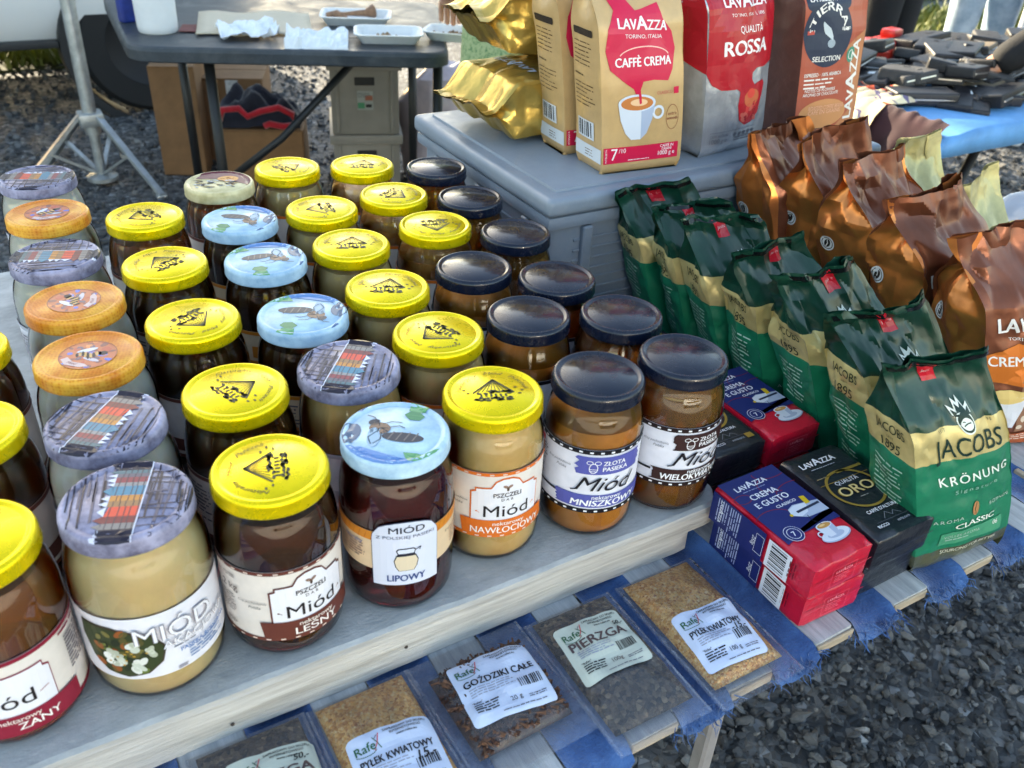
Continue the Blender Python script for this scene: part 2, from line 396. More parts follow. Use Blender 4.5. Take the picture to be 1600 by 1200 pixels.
mb = MB(); mb.box(-3.2, 1.2, .25, 1.75, .30, .36); part('underbody', mb, BLKP, van)
mb = MB(); mb.rbox(1.22, 1.42, .05, 1.95, .36, .62, .04); part('rear_bumper', mb, BLKP, van, angle=40)

# ---------------------------------------------------------------- metal tripod stand with pole
GALV = pm('galvanised_steel', (.42, .45, .47), .42, .75, var=(25, .25), bump=(90, .15))
tp = thing('tripod_pole_stand', 'grey galvanised tripod stand holding an upright pole beside the van', 'stand', (.363, 3.80, 0))
lean = Vector((.03, .1, 2.9))
mb = MB(); mb.tube([Vector((0, 0, .26)), Vector((0, 0, .26)) + lean * .5, Vector((0, 0, .26)) + lean], .026, 16); part('pole', mb, GALV, tp, angle=50)
mb = MB(); mb.tube([(0, 0, .02), (0, 0, .36)], .019, 14); mb.lathe([(.0, .015), (.06, .015), (.06, .03), (.02, .04)], 16); part('lower_tube', mb, GALV, tp, angle=50)
mb = MB(); mb.rbox(-.045, .045, -.045, .045, .235, .285, .008); mb.tube([(0, 0, .2), (0, 0, .245)], .03, 12); part('hub', mb, GALV, tp, angle=40)
for a in (-56, 64, 124, 184):
    d = Vector((cos(rad(a)), sin(rad(a)), 0)); mb = MB(); mb.bar(d * .04 + Vector((0, 0, .275)), d * .31 + Vector((0, 0, .012)), .026, .013)
    lg = part('leg', mb, GALV, tp)
    mb = MB(); mb.bar(d * .02 + Vector((0, 0, .045)), d * .17 + Vector((0, 0, .14)), .018, .008); part('brace', mb, GALV, lg); mb = MB(); mb.rbox(d.x * .31 - .02, d.x * .31 + .02, d.y * .31 - .02, d.y * .31 + .02, 0, .014, .004); part('foot', mb, GALV, lg)

# ---------------------------------------------------------------- the stall table: slats and blue cloth between them
T = .72
SLW = pm('weathered_slat', (.36, .38, .41), .6, var=(14, .22, (.50, .51, .53)), bump=(120, .35), aniso=(9, 1, 9))
RAWW = pm('raw_wood', (.42, .34, .25), .75, var=(10, .3), bump=(140, .4), aniso=(1, 8, 8))
BLUE = pm('blue_woven_cloth', (.012, .085, .33), .85, var=(22, .5, (.05, .16, .42)), bump=(420, .8, .002), sheen=.4)
tbl = thing('slatted_stall_table', 'low slatted stall table with blue cloth woven between pale slats', 'table', (0, 0, 0))
slat_u = [.537 + .105 * k for k in range(-11, 9)]
for i, u in enumerate(slat_u):
    g = random.Random(i); mb = MB(); wd = .049 + g.uniform(-.003, .003); e = g.uniform(-.006, .004)
    mb.rbox(u, u + wd, .316 + e, 1.36, T - .014, T, .0022, 2, jit=.001, seed=i)
    sl = part('slat', mb, SLW, tbl, angle=40)
    if i > 8:
        mb = MB(); mb.rbox(u + .001, u + wd - .001, .3135 + e, .3165 + e, T - .0125, T - .002, .0008, 1); part('cut_end', mb, RAWW, sl)
    # cloth strip in the gap to the right of this slat
    u0, u1 = u + wd + .0005, u + .105 - .0005
    P = []
    for j in range(60):
        v = .306 + (1.355 - .306) * (j / 59) ** 1.6; row = []
        for k in range(9):
            q = k / 8; x = u0 + (u1 - u0) * q
            z = T - .003 - .006 * sin(pi * q) + .0022 * noise.noise(Vector((x * 40, v * 40, i))) + (.003 if k in (0, 8) else 0)
            if j < 4: z -= (4 - j) * .0028; 
            row.append((x, v + (.005 * noise.noise(Vector((x * 70, i, 3))) if j == 0 else 0), z))
        P.append(row)
    mb = MB(); mb.grid(P); cl = part('cloth_strip', mb, BLUE, tbl, smooth=True)
    if i > 8:                                            # frayed front edge
        mb = MB()
        for k in range(80):
            x = g.uniform(u0 - .006, u1 + .006); y = g.uniform(.304, .318); z = T - .013 + g.uniform(-.003, .010); l = g.uniform(.006, .018)
            d = Vector((g.uniform(-.8, .8), -g.uniform(.2, 1), -g.uniform(-.2, 1))).normalized() * l; wv = Vector((g.uniform(-1, 1), g.uniform(-.3, .3), g.uniform(-1, 1))).normalized() * .0007
            p = Vector((x, y, z)); mid = p + d * .6 + Vector((g.uniform(-.3, .3) * l, 0, .12 * l))
            mb.add([p - wv, p + wv, mid + wv, mid - wv, p + d], [(0, 1, 2, 3), (3, 2, 4)])
        fr = part('frayed_edge', mb, BLUE, cl); fr['kind'] = 'stuff'
    if i in (15, 16, 17, 18, 19):                                  # raw wood edge strip beside the slat
        mb = MB(); mb.rbox(u - .009, u - .001, .325, .395, T - .012, T - .001, .001, 1); part('wood_splint', mb, RAWW, tbl)
mb = MB()
for v in (.43, .80, 1.24): mb.box(-.62, 1.46, v, v + .045, T - .06, T - .0145)
part('cross_beam', mb, RAWW, tbl)
for u, v in ((.512, .385), (1.43, .95), (-.55, .445), (.44, 1.26), (1.40, 1.26), (-.55, 1.26)):
    mb = MB(); mb.rbox(u - .009, u + .009, v - .009, v + .009, 0, T - .0150 if v < .4 else T - .0605, .003, 1); part('leg', mb, pm('pale_leg_wood', (.30, .28, .28), .7, var=(12, .2)), tbl)

# ---------------------------------------------------------------- raised display board under the jars
BTOP = pm('blue_grey_board_top', (.40, .43, .45), .55, var=(16, .30, (.52, .54, .55)), bump=(260, .2), aniso=(1, 1.6, 2))
BEDGE = pm('bleached_wood_edge', (.58, .54, .50), .7, var=(9, .32, (.70, .67, .63)), bump=(60, .6), aniso=(.7, 9, 14))
brd = thing('display_board', 'thick weathered wooden display board carrying all the honey jars', 'board', (0, 0, 0))
def plank(u0, u1, v0, v1, z0, z1, rr, seed):
    """board with a wavy worn front edge: top faces slot 0, sides slot 1"""
    mb = MB(); n = 90; P = []
    prof = [(.0, z0), (.0, z1 - rr), (rr * .3, z1 - rr * .3), (rr, z1), (rr * 2.2, z1 + .0002), (v1 - v0, z1)]
    for k, (dv, z) in enumerate(prof):
        row = []
        for i in range(n + 1):
            u = u0 + (u1 - u0) * i / n; e = .0016 * noise.noise(Vector((u * 9, seed, 1))) + .0008 * noise.noise(Vector((u * 40, seed, z * 90)))
            if u1 - u < .02: e += (1 - math.sqrt(max(0, 1 - ((.02 - (u1 - u)) / .02) ** 2))) * .02
            row.append((u, v0 + dv + (e if k < 5 else 0), z + (0 if k in (0, 5) else .0009 * noise.noise(Vector((u * 14, seed, 5))))))
        P.append(row)
    for k in range(len(P) - 1): mb.grid([P[k], P[k + 1]], 0 if k >= 2 else 1)
    r = [p[-1] for p in P]; mb.add(r + [(u1, v1, z0)], [tuple(range(len(r) + 1))], 1)
    l = [p[0] for p in P]; mb.add(l + [(u0, v1, z0)], [tuple(range(len(l), -1, -1))], 1)
    mb.add([(u0, v1, z0), (u1, v1, z0), (u1, v1, z1), (u0, v1, z1)], [(0, 3, 2, 1)], 1)
    mb.add([P[0][0], P[0][-1], (u1, v1, z0), (u0, v1, z0)], [(0, 3, 2, 1)], 1)
    return mb
part('top_board', plank(-.62, .552, .4655, 1.30, .7475, .77, .006, 1), [BTOP, BEDGE], brd, angle=50)
part('lower_board', plank(-.62, .523, .4685, 1.30, T + .0004, .747, .003, 7), [BTOP, BEDGE], brd, angle=50)
mb = MB(); g = random.Random(4)
for k in range(4):
    u = -.10 + k * .16 + g.uniform(-.02, .02); z = g.uniform(.728, .762)
    mb.lathe([(.0, .0), (.0014, .0), (.0018, -.001)], 8, M=Matrix.Translation((u, .4672, z)) @ Matrix.Rotation(pi / 2, 4, 'X'))
part('nail_head', mb, pm('rusty_nail', (.06, .045, .04), .7), brd)['kind'] = 'stuff'

# ---------------------------------------------------------------- unseen van across the lane behind the photographer, added for glints in the glass
v2 = copy_tree(van); v2.location = (-1.2, -6.0, 0); v2.rotation_euler = (0, 0, pi); v2['label'] = 'unseen white panel van added for glass reflections across the lane behind the viewer'
mb = MB(); mb.box(-40, 40, -16, -2.7, -.02, .006)
struct('reflector', mb, pm('pale_reflector_ground', (.42, .39, .34), .85, var=(1.5, .2), bump=(40, .3)))  # unseen pale ground, added to bounce sunlight onto the jar fronts
# ================================================================ HONEY JARS
# ---------------------------------------------------------------- materials
def thin_glass(name, tint=(.975, .985, .975)):
    m = bpy.data.materials.new(name); m.use_nodes = True; t = m.node_tree; t.nodes.clear()
    o = t.nodes.new('ShaderNodeOutputMaterial'); mx = t.nodes.new('ShaderNodeMixShader'); tr = t.nodes.new('ShaderNodeBsdfTransparent'); gl = t.nodes.new('ShaderNodeBsdfGlossy'); fr = t.nodes.new('ShaderNodeFresnel')
    fr.inputs[0].default_value = 1.75; tr.inputs[0].default_value = (*tint, 1); gl.inputs['Roughness'].default_value = .015; gl.inputs[0].default_value = (1, 1, 1, 1)
    n = t.nodes.new('ShaderNodeTexNoise'); n.inputs['Scale'].default_value = 26; n.inputs['Detail'].default_value = 1
    bp = t.nodes.new('ShaderNodeBump'); bp.inputs['Strength'].default_value = .22; bp.inputs['Distance'].default_value = .004
    tc = t.nodes.new('ShaderNodeTexCoord'); t.links.new(tc.outputs['Object'], n.inputs[0]); t.links.new(n.outputs[0], bp.inputs['Height']); t.links.new(bp.outputs[0], gl.inputs['Normal']); t.links.new(bp.outputs[0], fr.inputs['Normal'])
    t.links.new(fr.outputs[0], mx.inputs[0]); t.links.new(tr.outputs[0], mx.inputs[1]); t.links.new(gl.outputs[0], mx.inputs[2]); t.links.new(mx.outputs[0], o.inputs[0])
    return m
GLASS = thin_glass('jar_glass')
def clear_honey(name, c, dens, body, mixv=.35):
    """clear honey: a refracting, absorbing liquid with some suspended haze of its own colour"""
    m = bpy.data.materials.new(name); m.use_nodes = True; t = m.node_tree; b = t.nodes['Principled BSDF']; o = t.nodes['Material Output']
    b.inputs['Base Color'].default_value = (*body, 1); b.inputs['Transmission Weight'].default_value = 1 - mixv; b.inputs['Roughness'].default_value = .04; b.inputs['IOR'].default_value = 1.33
    a = t.nodes.new('ShaderNodeVolumeAbsorption'); a.inputs[0].default_value = (*c, 1); a.inputs[1].default_value = dens
    t.links.new(a.outputs[0], o.inputs['Volume'])
    return m
def creamed(name, c, c2=None, amt=.07, scale=22):
    return pm(name, c, .5, var=(scale, amt, c2 or tuple(min(1, x * 1.12) for x in c)), sss=.25)
HON = {
 'white': creamed('white_creamed_honey', C(244, 241, 230)),
 'acacia': creamed('cream_coloured_honey', C(244, 214, 156)),
 'tan': creamed('tan_creamed_honey', C(240, 192, 112), C(248, 210, 140), .1),
 'tan2': creamed('pale_creamed_honey', C(242, 200, 126), C(248, 214, 150), .1),
 'ochre': creamed('ochre_creamed_honey', C(206, 126, 36), C(226, 150, 58), .12),
 'amber': creamed('crystallised_amber_honey', C(222, 130, 40), C(242, 186, 104), .25, 40),
 'dark': clear_honey('dark_forest_honey', (.66, .24, .05), 15, (.60, .24, .06), .10),
 'cherry': clear_honey('dark_lime_honey', (.62, .10, .06), 16, (.60, .10, .07), .10),
 'brown': clear_honey('brown_clear_honey', (.82, .36, .06), 10, (.75, .32, .08), .25),
 'multi': clear_honey('amber_clear_honey', (.92, .48, .07), 7, (.85, .42, .09), .2),
 'orange': clear_honey('orange_clear_honey', (.96, .40, .04), 7, (.95, .42, .06), .3),
 'red': clear_honey('reddish_clear_honey', (.82, .28, .06), 11, (.75, .24, .06), .25)}
LIDM = {
 'y': pm('yellow_lacquered_lid', (.84, .63, .010), .30, .55, coat=.08, spec=.3, var=(60, .05)),
 'n': pm('navy_lacquered_lid', (.004, .008, .022), .2, 0, coat=.15, spec=.45, var=(40, .1)),
 'b': pm('pale_blue_printed_lid', C(150, 192, 226), .35, 0, coat=.05, spec=.3, var=(38, .25, C(196, 224, 240))),
 'p': pm('lavender_printed_lid', C(112, 108, 134), .35, 0, coat=.05, spec=.3, var=(55, .45, C(166, 164, 190))),
 't': pm('straw_printed_lid', C(206, 190, 136), .35, 0, coat=.05, spec=.3, var=(35, .3, C(226, 214, 170)))}
def comb_mat():
    m = pm('honeycomb_printed_lid', C(226, 150, 40), .35, 0, coat=.05, spec=.3); t = m.node_tree; b = t.nodes['Principled BSDF']
    tc = t.nodes.new('ShaderNodeTexCoord'); v = t.nodes.new('ShaderNodeTexVoronoi'); v.inputs['Scale'].default_value = 330; v.inputs['Randomness'].default_value = .35
    n = t.nodes.new('ShaderNodeTexNoise'); n.inputs['Scale'].default_value = 40
    r = t.nodes.new('ShaderNodeValToRGB'); e = r.color_ramp.elements; e[0].position = .0; e[0].color = (*C(214, 128, 34), 1); e[1].position = .62; e[1].color = (*C(240, 178, 72), 1)
    r2 = t.nodes.new('ShaderNodeValToRGB'); r2.color_ramp.elements[0].position = .4; r2.color_ramp.elements[0].color = (.82, .55, .4, 1); r2.color_ramp.elements[1].position = .6; r2.color_ramp.elements[1].color = (1.0, 1.0, .9, 1)
    mx = t.nodes.new('ShaderNodeMix'); mx.data_type = 'RGBA'; mx.blend_type = 'MULTIPLY'; mx.inputs[0].default_value = 1
    t.links.new(tc.outputs['Object'], v.inputs[0]); t.links.new(tc.outputs['Object'], n.inputs[0]); t.links.new(v.outputs['Distance'], r.inputs[0])
    sc = t.nodes.new('ShaderNodeMath'); sc.operation = 'MULTIPLY'; sc.inputs[1].default_value = 1.0
    t.links.new(n.outputs[0], r2.inputs[0]); t.links.new(r.outputs[0], mx.inputs[6]); t.links.new(r2.outputs[0], mx.inputs[7]); t.links.new(mx.outputs[2], b.inputs['Base Color'])
    return m
LIDM['o'] = comb_mat()
scuff(LIDM['n'], 55, .14, .38, .02); scuff(LIDM['y'], 45, .18, .42)
DARK = ink((.02, .022, .03)); WHITE = ink((.78, .78, .80)); OLIVE = ink((.045, .042, .012))

# ---------------------------------------------------------------- shared jar meshes
LP = [(.0, .1545), (.0338, .1545), (.0350, .1536), (.0362, .1536), (.0382, .1552), (.0398, .1555), (.0415, .1546), (.0427, .1525), (.043, .1505), (.043, .1438), (.0434, .1425), (.0428, .1410), (.0412, .1410)]
def lid_z(r):
    for (r0, z0), (r1, z1) in zip(LP[:8], LP[1:8]):
        if r <= r1: return z0 + (z1 - z0) * (r - r0) / (r1 - r0)
    return LP[7][1]
def lid_mesh(k, s): return MB().lathe([(r * s, z) for r, z in LP], 72).mesh(k, LIDM[k], angle=60)
LIDS = {'y': lid_mesh('y', 1), 'b': lid_mesh('b', 1), 't': lid_mesh('t', 1), 'n': lid_mesh('n', .965), 'p': lid_mesh('p', 1.035), 'o': lid_mesh('o', 1.035)}
LSC = {'y': 1, 'b': 1, 't': 1, 'n': .965, 'p': 1.035, 'o': 1.035}
def glass_prof(rb, d=0):
    """outer profile of the jar, d metres inside it"""
    P = [(.0, .0025), (rb * .70, .0022), (rb * .78, 0), (rb * .84, .0003), (rb * .93, .0035), (rb * .985, .010), (rb, .022), (rb, .102), (rb * .993, .110), (rb * .975, .1175), (rb * .945, .1245), (rb * .905, .1305), (rb * .87, .1355), (rb * .86, .143)]
    return [(max(0, r - d), z + (d if z < .03 else -d * .3)) for r, z in P]
GM = {rb: MB().lathe(glass_prof(rb), 64).mesh('glass', GLASS, smooth=True) for rb in (.0465, .0450, .0495)}
HMC = {}
def honey_mesh(rb, kind, level):
    k = (rb, kind, level)
    if k not in HMC:
        P = [(r, z) for r, z in glass_prof(rb, .0017) if z < level]
        Q = glass_prof(rb, .0017)
        for (r0, z0), (r1, z1) in zip(Q, Q[1:]):
            if z0 < level <= z1 and z1 > .05: P.append((r0 + (r1 - r0) * (level - z0) / (z1 - z0), level))
        P += [(P[-1][0] * .8, level + .0012), (P[-1][0] * .4, level + .0005), (0, level + .0008)]
        HMC[k] = MB().lathe(P, 56).mesh('honey', HON[kind], angle=50)
    return HMC[k]

# ---------------------------------------------------------------- pictures on the lids
def clip_circle(pts, r, n=36):
    out = list(pts)
    for k in range(n):
        a = 2 * pi * k / n; nx, ny = cos(a), sin(a); inp = out; out = []
        for i in range(len(inp)):
            A, B = inp[i - 1], inp[i]; da = A[0] * nx + A[1] * ny - r; db = B[0] * nx + B[1] * ny - r
            if (da <= 0) != (db <= 0):
                t = da / (da - db); out.append((A[0] + (B[0] - A[0]) * t, A[1] + (B[1] - A[1]) * t))
            if db <= 0: out.append(B)
        if len(out) < 3: return []
    return out
class LidArt(Art):
    def __init__(s, r): super().__init__(); s.r = r
    def poly(s, pts, mat, lay=1):
        q = clip_circle(pts, s.r)
        return super().poly(q, mat, lay) if len(q) > 2 else s
    def lid(s, name, sc, cell=.004):
        return s.mesh(name, lambda x, y, z: Vector((x, y, lid_z(math.hypot(x, y) / sc) + .00025 + z)), cell, gap=.0001)
def hive_art():
    a = LidArt(.0335); g = random.Random(2); S = 1.5
    ap = (.001 * S, .0125 * S)
    for k in range(10):
        x = (-.0118 + .0236 * k / 9) * S; a.line([ap, (x, (-.0005 + .0012 * math.cos(x * 120)) * S)], (.0010 if k in (0, 9) else .00042) * S, OLIVE)
    for k in range(13): a.ell(g.uniform(-.009, .010) * S, g.uniform(-.0018, .0008) * S, g.uniform(.0012, .0022) * S, .0009 * S, OLIVE, n=7, rot=g.uniform(-.5, .5))
    for k in range(6): a.rect((-.0078 + k * .0028) * S, (-.0050 + .0003 * (k % 2)) * S, .0012 * S, .0026 * S, OLIVE, rot=g.uniform(-.1, .1))
    for k in range(26): a.ell(g.uniform(-.0105, .0105) * S, g.uniform(-.0088, -.0056) * S, g.uniform(.0008, .0024) * S, g.uniform(.0005, .0010) * S, OLIVE, n=7, rot=g.uniform(-.4, .4))
    for x, y in ((-.0145, -.001), (-.0165, .0022), (.0148, -.0022), (.0166, .001), (.013, .004)): a.ell(x * S, y * S, .0011 * S, .0006 * S, OLIVE, n=8)
    a.text('Naturalny   Miód   Pszczeli', 0, 0, .0036, OLIVE, arc=(.0272, rad(92)), shear=.35, fit=.082)
    return a.lid('lid_print', 1, None)
def bee_art():
    a = LidArt(.0415); g = random.Random(5)
    a.poly([(-.05, -.03), (-.02, -.05), (.05, -.05), (.05, -.028), (.01, -.031), (-.02, -.026)], ink(C(96, 136, 190), .32, 0, .25))
    a.poly([(-.05, .016), (-.034, .018), (-.03, .034), (-.05, .05)], ink(C(84, 110, 150), .32, 0, .25)); a.ell(-.034, -.012, .009, .014, ink(C(92, 106, 128), .32, 0, .25), n=14)
    bd = ink(C(44, 46, 58), .32, 0, .25); st = ink(C(112, 104, 100), .32, 0, .25); br = ink(C(134, 104, 82), .32, 0, .25); wg = ink(C(150, 178, 200), .32, 0, .25)
    a.ell(.008, -.006, .0165, .0062, bd, 2, rot=.12)
    for k in range(4): a.rect(-.003 + k * .0063, -.0118 + k * .0009, .0011, .0115, st, 3, rot=-.16)
    a.ell(-.013, .001, .0085, .0075, br, 2, n=18)
    for k in range(26): t = g.uniform(0, 6.3); rr = g.uniform(0, .0075); a.rect(-.013 + cos(t) * rr, .001 + sin(t) * rr, .003, .0007, g.choice((bd, st, wg)), 3, t)
    a.ell(-.0195, .0075, .005, .004, bd, 2, n=12, rot=.6)
    for q in ([(-.014, -.004), (-.018, -.013), (-.013, -.021)], [(-.010, -.004), (-.008, -.013), (-.012, -.02)], [(-.006, .004), (.001, .008), (.006, .006)], [(-.012, .007), (-.006, .012), (.002, .0125)], [(-.016, .008), (-.022, .014), (-.028, .015)]): a.line(q, .0008, bd, 3)
    a.ell(-.014, -.012, .005, .013, wg, 3, n=14, rot=.25)
    gr = ink(C(66, 128, 86), .32, 0, .25); g2 = ink(C(98, 156, 108), .32, 0, .25)
    a.poly([(.0, .024), (.006, .018), (.014, .019), (.017, .025), (.011, .030), (.004, .030)], gr, 2); a.poly([(.002, .030), (.014, .030), (.020, .044), (.0, .046)], g2, 1); a.line([(.002, .024), (.015, .025)], .0006, g2, 3)
    a.poly([(.014, -.024), (.03, -.022), (.04, -.012), (.036, -.03), (.02, -.034)], g2, 1)
    return a.lid('lid_print', 1)
def plaid_art():
    a = LidArt(.0440); g = random.Random(11); k_ = lambda *c: ink(C(*c), .32, 0, .25)
    dk, gy, wh = k_(36, 32, 48), k_(84, 80, 98), k_(206, 210, 226)
    for k in range(15):            # dark book spines / folds to the left
        x = -.044 + k * .0024; a.rect(x, g.uniform(-.045, -.005), g.uniform(.0008, .0022), g.uniform(.02, .05), g.choice((dk, dk, gy)), 1, g.uniform(-.06, .06))
    for k in range(9): a.rect(-.044 + g.uniform(0, .02), -.03 + k * .007, .03, g.uniform(.0006, .0016), g.choice((dk, gy)), 2, g.uniform(-.1, .12))
    for k in range(10): a.rect(.014 + k * .003, -.04 + g.uniform(0, .02), g.uniform(.0008, .0020), g.uniform(.02, .06), g.choice((dk, gy, gy)), 1, .12)
    y = -.044
    for h_, c in ((.012, dk), (.004, k_(50, 96, 110)), (.004, gy), (.006, k_(130, 36, 56)), (.004, k_(130, 130, 134)), (.010, k_(36, 120, 150)), (.006, k_(190, 124, 50)), (.006, k_(150, 106, 66)), (.010, k_(214, 60, 36)), (.007, k_(110, 20, 34)), (.006, k_(120, 116, 116)), (.018, dk)):
        a.poly([(-.011, y), (.011 + g.uniform(-.002, .002), y), (.011, y + h_), (-.011, y + h_)], c, 3)
        for q in range(5): a.rect(-.010 + q * .0042 + g.uniform(-.001, .001), y, .0006, h_, dk, 4)
        a.poly([(.011, y), (.0155 + g.uniform(-.002, .002), y + h_ / 2), (.011, y + h_)], wh if g.random() < .7 else c, 4)
        y += h_
    a.rect(-.0118, -.045, .0009, .09, wh, 4)
    return a.lid('lid_print', 1.035)
def comb_art():
    a = LidArt(.0235); g = random.Random(3); k_ = lambda *c: ink(C(*c), .32, 0, .2)
    a.ell(0, 0, .0235, .0235, k_(176, 86, 54))
    for k in range(46):
        t = g.uniform(0, 6.3); rr = g.uniform(.003, .023); a.ell(cos(t) * rr, sin(t) * rr, g.uniform(.0016, .005), g.uniform(.0012, .003), g.choice((k_(50, 90, 190), k_(60, 110, 200), k_(170, 60, 46), k_(206, 120, 66), k_(110, 52, 60), k_(70, 56, 90))), 2, n=9, rot=t)
    for k in range(9): a.ell(-.009 + k * .0023, .002 * sin(k), .0012, .006 - abs(k - 4) * .0007, (DARK, k_(190, 150, 90))[k % 2], 3, n=10, rot=.2)
    a.ell(.012, .002, .004, .0035, DARK, 3, n=10); a.ell(-.002, .008, .009, .0028, k_(196, 200, 210), 3, n=12, rot=.4); a.ell(.004, -.008, .008, .0024, k_(180, 176, 190), 3, n=12, rot=-.5)
    a.poly([(-.021, -.006), (-.016, -.015), (-.004, -.020), (.004, -.020), (.0, -.0150), (-.010, -.011), (-.016, -.003)], k_(188, 166, 170), 4); a.text('Miód', -.011, -.0145, .0032, k_(120, 40, 40), 5, rot=-.5, shear=.3)
    a.ring(0, 0, .0238, .0238, .0008, k_(140, 70, 30), 4)
    return a.lid('lid_print', 1.035, .006)
def straw_art():
    a = LidArt(.0385); g = random.Random(8); k_ = lambda *c: ink(C(*c), .32, 0, .2)
    a.poly([(-.03, .012), (.0, .012), (.04, -.012), (.04, .04), (-.02, .045)], k_(104, 52, 60))
    a.ell(.010, .012, .013, .010, k_(214, 150, 74), 2)
    for k in range(30): t = g.uniform(0, 6.3); a.ell(.010 + cos(t) * g.uniform(0, .012), .012 + sin(t) * g.uniform(0, .009), .0011, .0008, k_(180, 104, 40), 3, n=6)
    for k in range(42): a.ell(g.uniform(-.03, .022), g.uniform(-.02, .006), g.uniform(.002, .006), g.uniform(.0008, .002), g.choice((DARK, k_(70, 74, 84), k_(186, 190, 196), k_(150, 120, 70))), 4, n=8, rot=g.uniform(-.8, .8))
    return a.lid('lid_print', 1)
LART = {'y': hive_art(), 'b': bee_art(), 'p': plaid_art(), 'o': comb_art(), 't': straw_art()}

# ---------------------------------------------------------------- labels on the jars
def label_base(r, phi, w_, z0, z1, mat, name='label', par=None, pts=None):
    mb = MB(); n = max(8, int(w_ / .004)); P = []
    for z in (z0, z1): P.append([((r) * cos(phi - w_ / 2 / r + w_ * i / n / r), r * sin(phi - w_ / 2 / r + w_ * i / n / r), z) for i in range(n + 1)])
    mb.grid(P); return part(name, mb, mat, par, smooth=True)
PAPER = lambda c: pm('label_paper_%d_%d_%d' % tuple(int(x * 999) for x in c), c, .5, spec=.4, var=(70, .05))
def bands(a, w_, z0, z1, mat, dash, step=.011, t=.0035):
    for zz in (z0, z1 - t): a.rect(-w_ / 2, zz, w_, t, mat)
    x = -w_ / 2 + .003
    while x < w_ / 2 - .006:
        for zz in (z0, z1 - t): a.rect(x, zz + t * .32, step * .33, t * .36, dash, 2)
        x += step
def cartouche(a, name_, kg, c, cmat, z0, z1, kgc, cx=.0):
    """cream label: notched white panel, 'PSZCZELI DAR', 'Miód', coloured band with the kind of honey"""
    W_ = .236; bands(a, W_, z0, z1, cmat, ink(C(236, 214, 200)))
    H = z1 - z0; y = lambda f: z0 + H * f
    pan = [(-.031, .17), (.031, .17), (.031, .70), (.027, .72), (.027, .76), (.014, .77), (.010, .86), (.004, .90), (-.004, .90), (-.010, .86), (-.014, .77), (-.027, .76), (-.027, .72), (-.031, .70)]
    a.poly([(cx + x * 1.05, z0 + H * (.5 + (q - .5) * 1.03) + .0006) for x, q in pan], cmat, 1); a.poly([(cx + x, y(q)) for x, q in pan], ink(C(232, 230, 236)), 2)
    a.text('PSZCZELI', cx, y(.635), .0046, ink(C(62, 50, 44)), 3, fit=.0245, bold=.012); a.text('DAR', cx, y(.575), .0028, ink(C(62, 50, 44)), 3, space=1.7)
    for q in (-1, 1): a.ell(cx + q * .002, y(.775) + .001, .0026, .0014, ink(C(150, 120, 104)), 3, rot=q * .5, n=10)
    a.ell(cx, y(.755), .0012, .0026, ink(C(84, 62, 50)), 3, n=10)
    a.text('Miód', cx, y(.335), .0125, ink(C(40, 34, 34)), 3, sx=1.18)
    for q in (-1, 1): a.ell(cx + q * .0265, y(.42), .001, .0007, cmat, 3, n=6); a.line([(cx + q * .0262, y(.42)), (cx + q * .0238, y(.40))], .0004, cmat, 3)
    a.poly([(cx - .041, y(.29)), (cx - .0385, y(.055)), (cx + .041, y(.055)), (cx + .041, y(.29)), (cx + .036, y(.295)), (cx, y(.285))], cmat, 4)
    a.text('nektarowy', cx + .002, y(.205), .0042, ink(C(240, 226, 216)), 5, sx=1.1, bold=.015); a.text(name_, cx + .002, y(.085), .0070, ink(C(246, 238, 232)), 5, fit=min(.066, .0062 * len(name_) + .004), bold=.012)
    a.text(kg, cx - .078, y(.66), .0068, kgc, 3, 'l', bold=.01); a.micro(cx - .078, y(.86), .022, 2, .0020, ink(C(140, 128, 122)), seed=4); a.micro(cx - .078, y(.56), .017, 9, .0022, ink(C(120, 108, 104)), seed=5)
    a.text('Kraj pochodzenia', cx - .046, y(.545), .0023, ink(C(92, 82, 80)), 3, shear=.3); a.text('Polska', cx - .044, y(.475), .0027, ink(C(92, 82, 80)), 3, shear=.3)
    a.micro(cx - .074, y(.18), .012, 3, .0019, ink(C(120, 108, 104)), seed=6)
    a.micro(cx + .052, y(.80), .050, 15, .0031, ink(C(150, 130, 124)), seed=9); a.rect(cx + .052, y(.19), .022, .012, ink(C(226, 224, 230)), 2)
